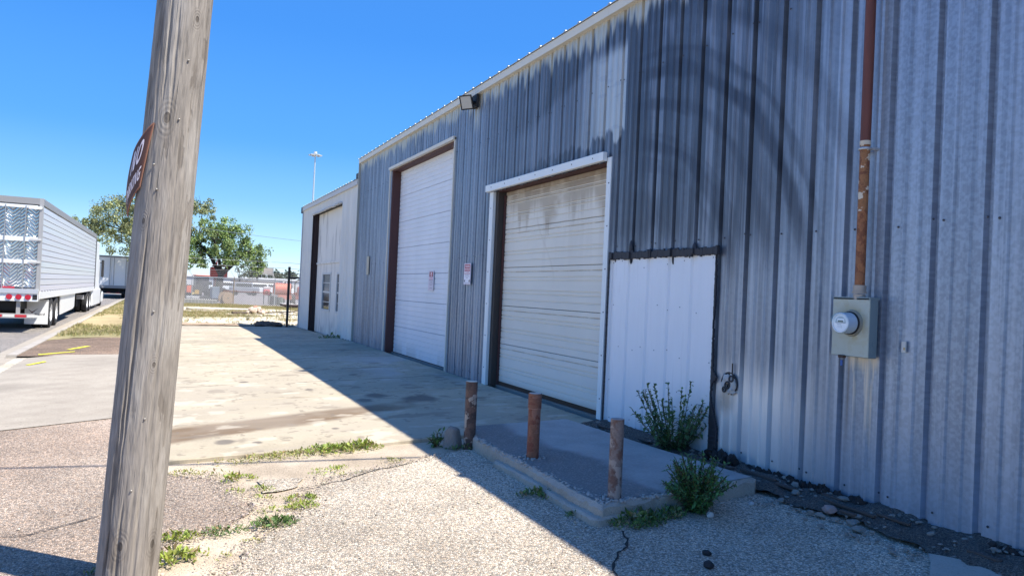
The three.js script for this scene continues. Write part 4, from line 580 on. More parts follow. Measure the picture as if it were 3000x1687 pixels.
{
  const p = thing('concrete_pad', 'low worn concrete pad with a stepped edge under the three bollards', 'concrete pad');
  const topM = new THREE.MeshStandardMaterial({ ...maps(512, 512, (i, j) => { const x = 2.6 + i / 512 * 1.8, z = -4.1 - j / 512 * 3.1, n = fbm(x * 4, z * 4, 5, 381), f = vn(x * 70, z * 70, 384), a = fbm(x * 2, z * 2, 3, 387), edge = x - 3.30 + .35 * (a - .5), wear = ss(.10, -.06, edge) * (.8 + .4 * (n - .3)); let k = .84 + .3 * (n - .5) + .12 * (f - .5) + .2 * (a - .5); const agg = ss(.6, .75, vn(x * 120, z * 120, 389)); let c = [.46 * k, .435 * k, .40 * k]; c = c.map((v, q) => lerp(v, [.19, .175, .16][q] * (.75 + .6 * agg), wear * .85)); const band = ss(.06, .0, Math.abs(z + 4.2 + .55 * (x - 2.7) - .95)) * ss(3.0, 3.3, x) * .3; return [c[0] * (1 - band), c[1] * (1 - band), c[2] * (1 - band), .4 + .2 * n + .3 * wear * (agg - .3)]; }, { rep: false }), bumpScale: .008, roughness: .95 });
  const poly = [[2.735, -4.205], [4.235, -4.325], [4.14, -5.6], [4.09, -7.06], [2.95, -7.10], [2.79, -6.60], [2.775, -6.45], [2.745, -5.3]];
  M(slab(poly, .135, -.08, { step: .035, jit: .034, bev: .024 }), padM, 'pad_body', p); const g = sheet([[2.765, -4.24], [4.21, -4.35], [4.115, -5.6], [4.065, -7.03], [2.97, -7.07], [2.825, -6.60], [2.81, -6.45], [2.78, -5.3]], .139, { step: .05, jit: .014, max: .5 }); { const q = g.attributes.position, u = g.attributes.uv; for (let i = 0; i < q.count; i++) u.setXY(i, (q.getX(i) - 2.6) / 1.8, (-4.1 - q.getZ(i)) / 3.1); } M(g, topM, 'pad_top', p);
  M(slab([[2.675, -4.185], [3.05, -4.17], [3.05, -4.3], [2.82, -4.32], [2.80, -5.9], [2.71, -5.92]], .062, -.1, { step: .035, jit: .03, bev: .016 }), padM, 'lower_step', p);
  const ch = []; for (let k = 0; k < 700; k++) { const t = rnd(), side = rnd() < .72; let x, z; if (side) { z = lerp(-4.22, -6.5, t); x = 2.76 + .03 * Math.abs(rr(-1, 1)) + .06 * rnd() * rnd(); } else { x = lerp(2.75, 3.7, t); z = -4.235 - .02 * Math.abs(rr(-1, 1)) - .05 * rnd() * rnd(); } const s = rr(.004, .016), q = lump(s, s * .8, s, 0, .35); q.translate(x, gy(x, z) + .135 + rr(-.012, .002), z); ch.push(q); }
  const o = M(ch, mat(.42, .385, .34, .95), 'exposed_aggregate', p); o.userData.kind = 'stuff';
  const lo = []; for (const [x, z, n, R] of [[2.905, -4.305, 46, .1], [2.918, -5.587, 40, .11]]) for (let k = 0; k < n; k++) { const a = rr(0, 6.28), d = R * (.55 + .5 * rnd()), s = rr(.006, .016), q = lump(s, s * .8, s, 0, .35); q.translate(x + d * Math.cos(a), gy(x, z) + .14, z + d * Math.sin(a)); lo.push(q); } const o2 = M(lo, mat(.38, .36, .33, .95), 'loose_grout', p); o2.userData.kind = 'stuff';
}
{ const c = rbox(.17, .235, .16, 0, 0, 0, .05); { const q = c.attributes.position; for (let i = 0; i < q.count; i++) { const x = q.getX(i), y = q.getY(i), z = q.getZ(i), w = 1 + .5 * (fbm(x * 14 + 5, y * 14 + z * 9, 3, 395) - .5) - .25 * ss(-.1, .14, y); q.setXYZ(i, x * w, y * (1 + .3 * (fbm(x * 20, z * 20, 2, 397) - .5)), z * w); } c.computeVertexNormals(); } const o = M(c, concreteM, 'concrete_lump'); o.position.set(2.655, gy(2.65, -6.78) + .085, -6.80); o.rotation.y = .6; tag(o, 'broken grey concrete lump leaning against the far left bollard', 'concrete lump'); }

// ---------------------------------------------------------------- soil, rubble and stones along the wall
struct(M(sheet([[4.68, 1, 1], [4.1, 1], [4.15, -1.2], [4.1, -2.0], [4.2, -2.7], [4.22, -3.1], [4.3, -3.6], [4.2, -4.0], [4.25, -4.34], [4.235, -4.6], [4.12, -5.9], [4.08, -7.0], [4.3, -7.12], [4.68, -7.1, 1]], .030, { max: .05, step: .05, jit: .08, bumpy: .075, bf: 6, yf: (x, z) => gy(x, z) + .05 * ss(4.15, 4.55, x) }), soilM, 'soil_strip'));
{
  const mk = (n, zf, s0, s1, flat) => { const g = []; for (let k = 0; k < n; k++) { const [x, z, l] = zf(), s = rr(s0, s1), q = lump(s * rr(.7, 1.5), s * flat * rr(.7, 1.3), s * rr(.7, 1.5), 0, .35); q.rotateY(rr(0, 6)); q.translate(x, gy(x, z) + .03 + .05 * ss(4.15, 4.55, x) + (l || 0), z); g.push(q); } return g; };
  const along = (x0, x1) => () => { const z = -7 + 6.2 * rnd(); return [rr(x0, x1) + (z > -4.3 ? 0 : .12), z]; };
  const a = M([...mk(520, along(4.0, 4.6), .005, .02, .7), ...mk(26, along(4.15, 4.55), .02, .04, .6)], mat(.25, .22, .19, .95), 'rubble'); a.userData.kind = 'stuff'; tag(a, 'loose grey rubble along the foot of the near wall', 'rubble');
  const dk = []; for (let k = 0; k < 230; k++) { const z = -5.35 + 4.3 * Math.pow(rnd(), .9); const dens = fbm(z * 1.3, 2, 3, 391); if (dens < .43) continue; const h = rr(.02, .05) * ss(.4, .6, dens) + .012, q = lump(rr(.012, .03), h, rr(.015, .045), 0, .4); q.rotateX(rr(-.5, .5)); q.translate(4.60 + rr(-.05, .02), .045 + rr(0, .03), z); dk.push(q); }
  for (let k = 0; k < 26; k++) { const z = rr(-5.25, -4.9), q = lump(rr(.02, .05), rr(.03, .08), rr(.02, .05), 0, .4); q.rotateZ(rr(-1, 1)); q.translate(4.55 + rr(-.06, .03), .07 + rr(0, .05), z); dk.push(q); }
  const b = M(dk, mat(.03, .024, .022, .9), 'rotted_base_strip'); b.userData.kind = 'stuff'; tag(b, 'black rotted lumps of base strip under the near wall sheets', 'debris');
  const br = []; for (let k = 0; k < 20; k++) { const z = rr(-6.9, -2.2), q = rbox(rr(.02, .05), rr(.015, .03), rr(.1, .45), 4.42 + rr(-.12, .12) + (z < -4.4 ? .05 : 0), .055 + rr(-.01, .02), z, .006); br.push(q); } const w = M(br, mat(.10, .07, .055, .95), 'rotten_board'); w.userData.kind = 'stuff'; tag(w, 'brown splintered board bits lying in the soil by the wall', 'debris');
}
function stone(name, label, cat, x, z, sx, sy, sz, m, ry = 0, lift = 0) { const g = lump(sx, sy, sz, 1, .14), o = M(g, m, name); o.position.set(x, gy(x, z) + .01 + sy * .55 + lift, z); o.rotation.y = ry; return tag(o, label, cat); }
stone('stone', 'flat pinkish stone on the soil below the meter', 'stone', 4.31, -3.70, .055, .032, .05, mat(.42, .27, .23, .9), .5, .03);
stone('stone', 'small white stone at the foot of the dense green weed', 'stone', 3.525, -4.03, .034, .022, .022, mat(.62, .58, .53, .9), .2);
stone('stone', 'small pale stone right of the pad on the shaded asphalt', 'stone', 3.99, -4.12, .024, .016, .022, mat(.5, .48, .45, .9), 1);
stone('stone', 'tiny white chip in the soil near the wall, right of the pink stone', 'stone', 4.40, -3.30, .02, .012, .014, mat(.66, .63, .58, .9), .4, .03);
stone('black_clod', 'black clod on the shaded asphalt, the farther of two', 'clod', 3.02, -3.47, .026, .018, .03, mat(.03, .027, .027, .95), .3);
stone('black_clod', 'black clod on the shaded asphalt, the nearest to the camera', 'clod', 2.90, -3.31, .036, .024, .03, mat(.03, .027, .027, .95), .9);
{ const q = M(rbox(.012, .006, .07, 0, 0, 0, .002), mat(.6, .57, .5, .9), 'twig'); q.position.set(3.80, gy(3.8, -4.22) + .02, -4.22); q.rotation.y = 1.9; tag(q, 'pale dry twig lying right of the dense green weed', 'twig'); }
struct(M(sheet([[3.3, -1.6], [4.35, -1.3], [4.42, -2.35], [4.18, -2.85], [3.86, -2.62], [3.5, -2.3]], .045, { max: .2, step: .06, jit: .03, bumpy: .03 }), padM, 'concrete_patch'));

// ---------------------------------------------------------------- plants
const leafM = (r, g, b) => new THREE.MeshPhysicalMaterial({ color: C(r, g, b), vertexColors: true, roughness: .6, transmission: .25, thickness: 0, side: THREE.DoubleSide });
const stemM = mat(.10, .085, .05, .9);
// collects leaves (a folded diamond of four triangles each) into one geometry with a tone per leaf
class Leaves {
  constructor() { this.p = []; this.c = []; this.u = []; this.i = []; }
  leaf(o, d, n, L, W, tone, curl = .15) {
    const s = new THREE.Vector3().crossVectors(d, n).normalize(), b = this.p.length / 3, N = n.clone().normalize(), tip = o.clone().addScaledVector(d, L).addScaledVector(N, -curl * L), m = o.clone().addScaledVector(d, L * .45);
    for (const q of [o, m.clone().addScaledVector(s, W / 2).addScaledVector(N, W * .18), m.clone().addScaledVector(N, -W * .05), m.clone().addScaledVector(s, -W / 2).addScaledVector(N, W * .18), tip]) { this.p.push(q.x, q.y, q.z); this.c.push(...tone); this.u.push(0, 0); }
    this.i.push(b, b + 2, b + 1, b, b + 3, b + 2, b + 1, b + 2, b + 4, b + 2, b + 3, b + 4);
  }
  geo() { return geoFrom(this.p, this.i, this.u, this.c); }
}
const rdir = (up = 0) => V(rr(-1, 1), rr(-1, 1) + up, rr(-1, 1)).normalize();
const tones = (base, v) => { const k = rr(1 - v, 1 + v), y = rr(-.12, .12); return [base[0] * k * (1 + y), base[1] * k, base[2] * k * (1 - y)]; };
function shrub(name, label, pos, { stems, h, spread, leafL, leafW, per, base, v = .35, dense = .15, bend = .3, col, slender = 0, cat = 'shrub' }) {
  const t = thing(name, label, cat, pos), lv = new Leaves(), st = [];
  for (let k = 0; k < stems; k++) {
    const a = rr(0, 6.283), o = Math.sqrt(rnd()) * spread, H = h * rr(.45, 1) * (1 - .35 * (o / spread) * (1 - slender)), b0 = V(.1 * spread * Math.cos(a) * rnd(), -.02, .1 * spread * Math.sin(a) * rnd()), tip = V(o * Math.cos(a), H, o * Math.sin(a)), mid = b0.clone().lerp(tip, .5).add(V(-bend * o * .3 * Math.cos(a), .05 * H, -bend * o * .3 * Math.sin(a)));
    const cv = new THREE.QuadraticBezierCurve3(b0, mid, tip); st.push(new THREE.TubeGeometry(cv, 6, .0035, 4));
    for (let q = 0; q < per; q++) { const s = lerp(dense, 1, Math.pow(q / (per - 1), .8)), P = cv.getPoint(s), T = cv.getTangent(s), sd = rdir(.1), d = sd.addScaledVector(T, .75).normalize(), n = V(rr(-.5, .5), 1, rr(-.5, .5)); const sz = rr(.6, 1.15) * (1 - .35 * s); lv.leaf(P, d, n, leafL * sz, leafW * sz, tones(col || base, v)); }
  }
  const o = M(lv.geo(), leafM(1, 1, 1), 'foliage', t); M(st, stemM, 'stem', t); return t;
}
shrub('wall_shrub', 'leafy sapling shrub growing against the white replacement wall sheet', [4.44, .03, -5.62], { stems: 52, h: .80, spread: .43, leafL: .07, leafW: .040, per: 30, bend: -.5, base: [.11, .20, .06], dense: .08 });
shrub('dense_weed', 'dense dark green bushy weed at the front edge of the concrete pad', [3.52, -.05, -4.17], { stems: 90, h: .50, spread: .27, leafL: .062, leafW: .026, per: 36, base: [.10, .22, .055], dense: .04, bend: .6, cat: 'weed' });
shrub('broadleaf_weed', 'small bright broad-leaved weed beside the far left bollard', [2.53, -.085, -6.92], { stems: 12, h: .19, spread: .12, leafL: .105, leafW: .034, per: 6, base: [.10, .20, .05], dense: .1, cat: 'weed' });
// low creeping weeds, each clump on its own
function clump(label, x, z, R, H, n, col, long = .5) {
  const t = thing('weed_clump', label, 'weed', [x, gy(x, z), z]), lv = new Leaves(); R *= 1.15; H *= 1.2; n = n * 1.5 | 0;
  for (let k = 0; k < n; k++) { const a = rr(0, 6.283), d = R * Math.sqrt(rnd()), px = d * Math.cos(a) * 1.25, pz = d * Math.sin(a) * .8, e = 1 - .6 * d / R; if (fbm((x + px) * 9, (z + pz) * 9, 2, 401) < .38) continue; const L = rr(.5, 1.2) * H * e; lv.leaf(V(px, .004 + rr(0, .6) * H * e, pz), V(rr(-1, 1), rr(.1, 1.5), rr(-1, 1)).normalize(), rdir(.6), L * rr(.6, 1), L * long * rr(.35, .8), rnd() < .16 ? tones([.36, .28, .14], .3) : tones(col, .4)); }
  M(lv.geo(), leafM(1, 1, 1), 'foliage', t); return t;
}
const GA = [.29, .36, .06], GB = [.33, .35, .09], GC = [.12, .20, .05];
clump('bright weed clump at the concrete edge, nearest the broad-leaved weed', 1.80, -7.08, .17, .085, 330, GA);
clump('tall bright weed clump on the concrete edge, second from the broad-leaved weed', 1.50, -7.06, .22, .075, 380, GA);
clump('flat weed clump along the concrete edge, third from the broad-leaved weed', 1.17, -7.04, .2, .05, 300, GB);
clump('weed clump along the concrete edge between pole and bollards, fourth from the broad-leaved weed', .84, -7.0, .18, .05, 280, GB);
clump('small weed clump on the concrete edge, closest to the pole', .52, -6.95, .14, .05, 200, GB);
clump('sparse weed tuft on the sand just right of the pole', .26, -6.72, .12, .04, 130, GB);
clump('sparse weed tuft on the sand in front of the edge clumps', .46, -6.62, .12, .04, 140, GB);
clump('round weed clump on the sand beside the brown asphalt', .60, -6.36, .13, .06, 260, GA);
clump('weed clump along the brown asphalt edge below the round clump', .68, -5.98, .13, .045, 230, GA);
clump('weed clump at the tip of the brown asphalt', .84, -5.78, .12, .045, 220, GA);
clump('small weed clump below the brown asphalt tip', .80, -5.38, .10, .04, 200, GA);
clump('long weed clump along the upper edge of the light asphalt', 1.42, -6.30, .19, .045, 280, GA);
clump('small weed clump in the crack of the light asphalt toward the bollards', 1.93, -6.48, .1, .04, 130, GB);
clump('upright weed clump in the asphalt crack, upper of a pair', 1.0, -5.58, .09, .055, 220, GA);
clump('upright weed clump in the asphalt crack, lower of a pair', .98, -5.40, .09, .05, 200, GA);
clump('dark bushy weed clump at the left tip of the light asphalt', .74, -5.08, .11, .07, 260, GC);
clump('green weed clump on the sand between the asphalts, nearest the pole base', .43, -5.06, .11, .05, 240, GC);
clump('tiny weed on the sand below the dark bushy clump', .56, -4.80, .06, .035, 110, GB);
clump('weed clump on the sand right beside the pole', .16, -5.05, .09, .06, 200, GA);
clump('large weed clump at the foot of the pole on its right', .14, -4.66, .13, .075, 330, GA);
clump('weed tuft on the sand in the bottom left, right of the pole foot clump', .33, -4.62, .08, .04, 150, GA);
clump('shaded weed tuft at the left foot of the pole', -.24, -4.62, .09, .05, 150, GC);
clump('straggling weed along the foot of the stepped pad edge', 2.66, -4.95, .14, .07, 240, GC);
clump('small weed in front of the stepped pad edge near its corner', 2.70, -4.42, .08, .05, 130, GC);
clump('dark spreading weed at the front right face of the pad corner', 2.98, -4.13, .16, .09, 330, GC);
clump('dark weed beside the pad face, touching the dense weed', 3.26, -4.17, .11, .08, 230, GC);
clump('weed growing round the concrete lump by the far left bollard', 2.70, -6.62, .13, .06, 200, GC);
clump('little weed at the shed corner beside the plywood doorway', 4.45, -21.2, .3, .16, 160, GC);
{ // grass of the verge and scattered dry tufts of the yard
  const g = new Leaves(); for (let k = 0; k < 7; k++) { const a = rr(0, 6.28); g.leaf(V(rr(-.04, .04), 0, rr(-.04, .04)), V(.5 * Math.cos(a), rr(.8, 1.6), .5 * Math.sin(a)).normalize(), rdir(0), rr(.05, .10), .011, [1, 1, 1]); } const tuft = g.geo();
  const spread = (name, label, n, f, cols) => { const o = new THREE.InstancedMesh(tuft, new THREE.MeshStandardMaterial({ color: C(1, 1, 1), roughness: .9, side: THREE.DoubleSide }), n), m = new THREE.Matrix4(), q = new THREE.Quaternion(); let k = 0, guard = 0; while (k < n && guard++ < n * 30) { const p = f(); if (!p) continue; q.setFromAxisAngle(V(0, 1, 0), rr(0, 6.28)); m.compose(V(p[0], p[1], p[2]), q, V(1, 1, 1).multiplyScalar(p[3])); o.setMatrixAt(k, m); const c = cols[(rnd() * cols.length) | 0], b = rr(.75, 1.25); o.setColorAt(k, C(c[0] * b, c[1] * b, c[2] * b)); k++; } o.count = k; o.name = name; o.castShadow = o.receiveShadow = true; o.userData.kind = 'stuff'; tag(o, label, 'grass'); scene.add(o); };
  spread('verge_grass', 'patchy green and yellow grass on the verge along the kerb', 11000, () => { const z = -23.6 - 60 * Math.pow(rnd(), 1.6), x = rr(-2.68, .2 - .03 * (-z - 24)); if (x > .4 - .03 * (-z - 23)) return null; const a = fbm(x * .5, z * .22, 4, 99); if (a < .30 + .2 * rnd() || z > -23.4 - 4.5 * fbm(x * 1.1 + 3, 7, 3, 98) * rnd() - .8 * (x + 2.7) * rnd()) return null; return [x, gy(x, z) + .015, z, rr(.5, 1.2)]; }, [[.17, .19, .06], [.27, .25, .09], [.38, .32, .15], [.42, .35, .20]]);
  spread('yard_grass', 'dry and olive grass tufts scattered over the pale dirt yard', 15000, () => { const z = rr(-28.8, -55.5), x = rr(.3, 12); const a = fbm(x * .12 + 3, z * .42, 4, 51); if (a < .47 + .12 * rnd() && rnd() > .06) return null; return [x, gy(x, z) + .04, z, rr(.5, 1.4)]; }, [[.34, .28, .13], [.26, .24, .09], [.20, .20, .07], [.38, .30, .17]]);
}

// ---------------------------------------------------------------- trees
function tree(label, pos, { h, crown, trunkR, lean = [0, 0], clumps, leaves, leafS, col, seedK, group, fork = .28 }) {
  seed = seedK; const t = thing('tree', label, 'tree', pos, 0, group), br = [], lv = new Leaves(), fk = V(lean[0] * fork, h * fork, lean[1] * fork);
  const limb = (a, b, r0, r1, wob) => { const m = a.clone().lerp(b, .5).add(V(rr(-wob, wob), rr(0, wob), rr(-wob, wob))), cv = new THREE.QuadraticBezierCurve3(a, m, b), N = 5; for (let k = 0; k < N; k++) br.push(bar(cv.getPoint(k / N), cv.getPoint((k + 1) / N), lerp(r0, r1, k / N), lerp(r0, r1, (k + 1) / N), 7)); return cv; };
  limb(V(0, -.2, 0), fk, trunkR * 1.15, trunkR * .85, .12);
  const main = [], nm = 6; for (let k = 0; k < nm; k++) { const a = k / nm * 6.283 + rr(-.4, .4), e = V(crown[0] * .45 * Math.cos(a) + lean[0] * .6, h * rr(.52, .72), crown[2] * .45 * Math.sin(a) + lean[1] * .6); limb(fk, e, trunkR * .55, trunkR * .26, .4); main.push(e); }
  for (const [cx, cy, cz, R] of clumps) {
    const P = V(cx, cy, cz); let best = main[0]; for (const m of main) if (m.distanceTo(P) < best.distanceTo(P)) best = m;
    limb(best, P, trunkR * .2, trunkR * .05, .35);
    const tw = 5 + (R * 3 | 0); for (let k = 0; k < tw; k++) { const q = P.clone().add(rdir(.1).multiplyScalar(R * rr(.4, .95))); br.push(bar(P, q, trunkR * .045, .008, 4)); }
    const n = Math.round(leaves * R * R); const sub = []; for (let k = 0; k < 7 + R * 5; k++) sub.push([P.clone().add(V(rr(-1, 1), rr(-.8, .8), rr(-1, 1)).multiplyScalar(R * .75)), rr(.2, .5) * R, rr(.62, 1.3)]);
    for (let k = 0; k < n; k++) { const [c, r, tn2] = sub[(rnd() * sub.length) | 0], d = rdir(0), q = c.clone().addScaledVector(d, r * Math.pow(rnd(), .45)); q.y -= r * .15; const L = leafS * rr(.6, 1.3); lv.leaf(q, rdir(-.3), rdir(.7), L, L * .6, tones([col[0] * tn2, col[1] * tn2, col[2] * tn2], .3)); }
  }
  M(br, mat(.028, .024, .021, .95), 'trunk', t); M(lv.geo(), leafM(1, 1, 1), 'crown', t); return t;
}
{
  // right tree, in front of the fence line's far lot: spreading crown, low forked trunk leaning right
  const c1 = [[.6, 6.3, 0, 1.25], [-.7, 5.7, .6, 1.1], [-1.7, 4.8, -.3, 1.2], [-2.5, 4.0, .5, 1.1], [1.7, 5.6, .3, 1.2], [2.7, 4.8, -.4, 1.15], [3.4, 4.0, .4, .95], [.2, 4.9, 1.3, 1.2], [1.3, 4.2, -1.2, 1.1], [-.6, 4.0, -1.1, 1.0], [2.2, 3.6, 1.2, .9], [-1.6, 3.3, 1.1, .8], [3.7, 3.3, -.2, .7], [-2.8, 3.0, -.4, .75], [.9, 3.5, 1.4, .8], [3.3, 2.7, .4, .5], [-1.0, 6.5, -.4, .6], [0.2, 5.7, -1.2, 1]];
  tree('wide green tree with a dark forked trunk behind the chain-link fence', [4.0, -.2, -67], { h: 7.3, crown: [4.6, 5, 3.4], trunkR: .30, lean: [1.2, 0], clumps: c1, leaves: 820, leafS: .19, col: [.23, .32, .09], seedK: 501, fork: .30 });
  const c2 = [[-4.6, 5.4, 0, 1.1], [-3.8, 6.5, .5, 1.2], [-2.6, 7.0, -.4, 1.25], [-1.3, 7.2, .5, 1.3], [.2, 7.3, 0, 1.3], [1.5, 7.4, .6, 1.1], [2.7, 7.6, -.4, .95], [-3.9, 4.7, .4, 1.1], [-2.7, 5.4, -.8, 1.3], [-1.4, 5.6, 1, 1.3], [0, 5.8, -.7, 1.3], [1.3, 6.0, .4, 1.2], [-2.6, 4.2, .8, 1.0], [-1.5, 4.2, -.9, .9], [-.5, 4.6, .9, 1.0], [-1.7, 3.4, .3, .6], [1.9, 5.2, -.3, .9], [-5.4, 5.6, -.3, .6], [3.2, 6.9, .3, .6]];
  tree('olive green airy tree behind the utility pole, arching over the second trailer', [-.35, -.4, -69.6], { h: 9.0, crown: [6.7, 5, 3.6], trunkR: .32, clumps: c2.map((q) => q.map((v) => v * 1.125)), leaves: 640, leafS: .18, col: [.29, .32, .13], seedK: 502, fork: .34 });
  const sm = (label, x, z, h, k, c) => tree(label, [x, -.2, z], { h, crown: [h * .2, 3, h * .2], trunkR: .11, clumps: Array.from({ length: 9 }, (_, i) => [rr(-1, 1) * h * .24, h * (.35 + .6 * i / 8), rr(-1, 1) * h * .2, h * .09]), leaves: c, leafS: .3, col: [.16, .18, .10], seedK: k, fork: .3, group: 'thin trees far across the lot' });
  sm('thin sparse tree far away, left of the pair beyond the lot', 11.4, -130, 6.6, 511, 60); sm('thin sparse tree far away, right of the pair beyond the lot', 15.4, -141, 7.0, 512, 60);
  seed = 520; const bush = (label, x, z, w, h, col) => { const cl = []; for (let i = 0; i < 12; i++) cl.push([rr(-.5, .5) * w, h * rr(.35, .8), rr(-2, 2), h * .33]); return tree(label, [x, -.2, z], { h, crown: [w * .4, h, 3], trunkR: .25, clumps: cl, leaves: 16, leafS: .9, col, seedK: 520 + x | 0, fork: .2, group: 'far trees on the horizon' }); };
  bush('far round tree on the horizon under the billboard', 31, -260, 10, 8.0, [.075, .10, .055]); bush('far low tree on the horizon between billboard and gate post', 37.5, -262, 7, 6.5, [.075, .10, .05]); bush('far low dark trees on the horizon right behind the fence rail', 22, -262, 12, 3.8, [.06, .08, .05]);
  seed = 900;
}

// ---------------------------------------------------------------- trucks in the street
const wheelParts = (() => { const tyre = new THREE.LatheGeometry([[.29, -.12], [.46, -.125], [.505, -.10], [.515, -.05], [.515, .05], [.505, .10], [.46, .125], [.29, .12]].map(([a, b]) => new THREE.Vector2(a, b)), 36); tyre.rotateZ(-Math.PI / 2); const rim = new THREE.LatheGeometry([[.0001, .03], [.09, .04], [.11, .10], [.15, .10], [.17, .02], [.26, .0], [.285, .10], [.295, .12]].map(([a, b]) => new THREE.Vector2(a, b)), 36); rim.rotateZ(-Math.PI / 2); return { tyre, rim }; })();
const tyreM = mat(.022, .022, .024, .85), rimM = mat(.72, .73, .74, .35, .1), truckWhite = mat(.74, .76, .78, .3), alu = mat(.62, .63, .65, .38, .55), frameGrey = mat(.26, .26, .27, .5, .2), redLamp = mat(.45, .01, .03, .3), chassisM = mat(.015, .015, .016, .8);
function wheel(parent, x, y, z) { for (const [dx, sg] of [[0, 1], [-.29, 1]]) { const w = new THREE.Group(); w.name = 'wheel'; w.position.set(x - .125 + dx, y, z); parent.add(w); M(wheelParts.tyre, tyreM, 'tyre', w); const r = M(wheelParts.rim, rimM, 'rim', w); } }
{
  const X1 = -3.42, X0 = -6.02, ZR = -26.5, ZF = -46.1, t = thing('semi_trailer', 'white ribbed refrigerated semi trailer with mirror-quilted rear doors parked at the kerb', 'trailer');
  const B0 = .92, B1 = 3.52; // ribbed side panels between the rails
  const n = 14; for (let k = 0; k < n; k++) { const y0 = lerp(B0, B1, k / n), y1 = lerp(B0, B1, (k + 1) / n) - .022; M(rbox(.05, y1 - y0, ZR - ZF - .16, X1 - .03, (y0 + y1) / 2, (ZR + ZF) / 2, .012), mat(.66 + .05 * rnd(), .69 + .04 * rnd(), .74 + .04 * rnd(), .36, .35), 'side_panel', t); }
  M([bx(X0 + .02, X1 - .04, .9, 3.6, ZF + .02, ZR - .09)], mat(.45, .46, .48, .6), 'box_body', t);
  M(rbox(.09, .22, ZR - ZF, X1 - .03, 3.64, (ZR + ZF) / 2, .02), frameGrey, 'top_rail', t);
  M(bx(X0, X1 - .06, 3.70, 3.735, ZF, ZR), alu, 'roof', t);
  M(rbox(.06, .24, ZR - ZF, X1 - .02, .79, (ZR + ZF) / 2, .01), truckWhite, 'bottom_rail', t);
  const sl = []; for (let z = ZR - .5; z > ZF + .4; z -= .62) sl.push(bx(X1 - .01, X1 + .012, .895, .93, z - .13, z + .13)); M(sl, mat(.2, .2, .24, .6), 'rail_slot', t).userData.kind = 'stuff';
  // rear frame and doors
  M([bx(X1 - .10, X1, .62, 3.75, ZR - .10, ZR + .03), bx(X0, X0 + .1, .62, 3.75, ZR - .10, ZR + .03)], mat(.42, .41, .40, .45, .3), 'corner_post', t);
  M([bx(X0 + .1, X1 - .1, 3.56, 3.75, ZR - .08, ZR + .03)], mat(.34, .33, .32, .45, .3), 'rear_header', t);
  M([bx(X0 + .14, X1 - .14, 3.43, 3.52, ZR + .0, ZR + .045), bx(X1 - .38, X1 - .04, 3.41, 3.50, ZR + .03, ZR + .07)], truckWhite, 'header_bar', t);
  const quilt = maps(256, 256, (i, j) => { const u = i / 256 * 5, v = j / 256 * 9, zig = (Math.floor(u) % 2 ? u % 1 : 1 - u % 1), w = (v + zig * 1.6 + .55 * fbm(i / 40, j / 40, 3, 601, 6, 6)) % 1, e = Math.min(w, 1 - w), e2 = Math.min(u % 1, 1 - u % 1); return [.74, .75, .77, ss(0, .28, e) * .8 + .12 * ss(0, .06, e2)]; });
  const qm = new THREE.MeshStandardMaterial({ ...rep(quilt, 1), bumpScale: .022, metalness: .97, roughness: .07, color: C(.62, .63, .65) });
  for (const [a, b] of [[X0 + .11, -4.73], [-4.71, X1 - .11]]) { const d = new THREE.Group(); d.name = 'rear_door'; t.add(d);
    for (const [y0, y1] of [[1.02, 1.74], [1.86, 2.42], [2.56, 3.42]]) { const g = bx(a, b, y0, y1, ZR - .06, ZR + .005), p = g.attributes.position, u = g.attributes.uv; for (let i = 0; i < p.count; i++) u.setXY(i, p.getX(i) * 1.0, p.getY(i) * 1.0); M(g, qm, 'door_panel', d); }
    M([bx(a, b, 1.742, 1.858, ZR - .05, ZR + .035), bx(a, b, 2.422, 2.558, ZR - .05, ZR + .035)], truckWhite, 'door_bar', d);
    const rod = []; for (const x of [lerp(a, b, .28), lerp(a, b, .72)]) rod.push(bar(V(x, .95, ZR + .05), V(x, 3.5, ZR + .05), .016)); M(rod, mat(.5, .5, .5, .3, .7), 'lock_rod', d);
    const hg = []; for (const y of [1.8, 2.49, 3.46, .95]) hg.push(bx(b > -4 ? b - .2 : a, b > -4 ? b + .1 : a + .2, y - .03, y + .03, ZR + .03, ZR + .065)); M(hg, mat(.55, .55, .54, .5), 'hinge', d); }
  const tp = []; for (let x = X0 + .2; x < X1 - .4; x += .7) tp.push(bx(x, x + .36, .985, 1.03, ZR + .006, ZR + .04)); M(tp, mat(.5, .02, .05, .4), 'reflective_tape', t);
  M([bx(X0 + .05, X1 - .02, .84, .975, ZR - .02, ZR + .10)], alu, 'rear_sill', t);
  M([bx(X0 + .05, X1 - .02, .60, .84, ZR - .05, ZR + .06)], truckWhite, 'lamp_panel', t);
  for (const x of [-3.62, -3.86, -4.10, -5.38, -5.62, -5.86]) { const g = new THREE.CylinderGeometry(.075, .082, .03, 24); g.rotateX(Math.PI / 2); g.translate(x - .08, .725, ZR + .075); M(g, redLamp, 'tail_lamp', t); }
  M(bx(-3.58, -3.46, .655, .80, ZR + .06, ZR + .068), black, 'vent_plate', t);
  M([bx(-4.95, -4.83, .1, .6, ZR - .1, ZR - .02), bx(-5.6, -5.48, .1, .6, ZR - .1, ZR - .02), bx(-4.0, -3.9, .1, .6, ZR - .1, ZR - .02), bx(X0 + .1, X1 - .1, .08, .22, ZR - .06, ZR + .04)], mat(.35, .34, .33, .6), 'underride_guard', t);
  { let k = 0; for (let x = X0 + .15; x < X1 - .25; x += .31) M(bx(x, x + .29, .11, .19, ZR + .042, ZR + .046), k++ % 2 ? mat(.7, .68, .62, .5) : mat(.5, .03, .04, .5), 'guard_tape', t); }
  M([bx(X0 + .5, X1 - .6, .3, .7, ZF + .5, ZR - .3), bx(X0 + .2, X1 - .2, .05, .62, -31.8, -28.9), bx(-5.2, -4.3, -.1, .5, -37, -32)], chassisM, 'chassis', t);
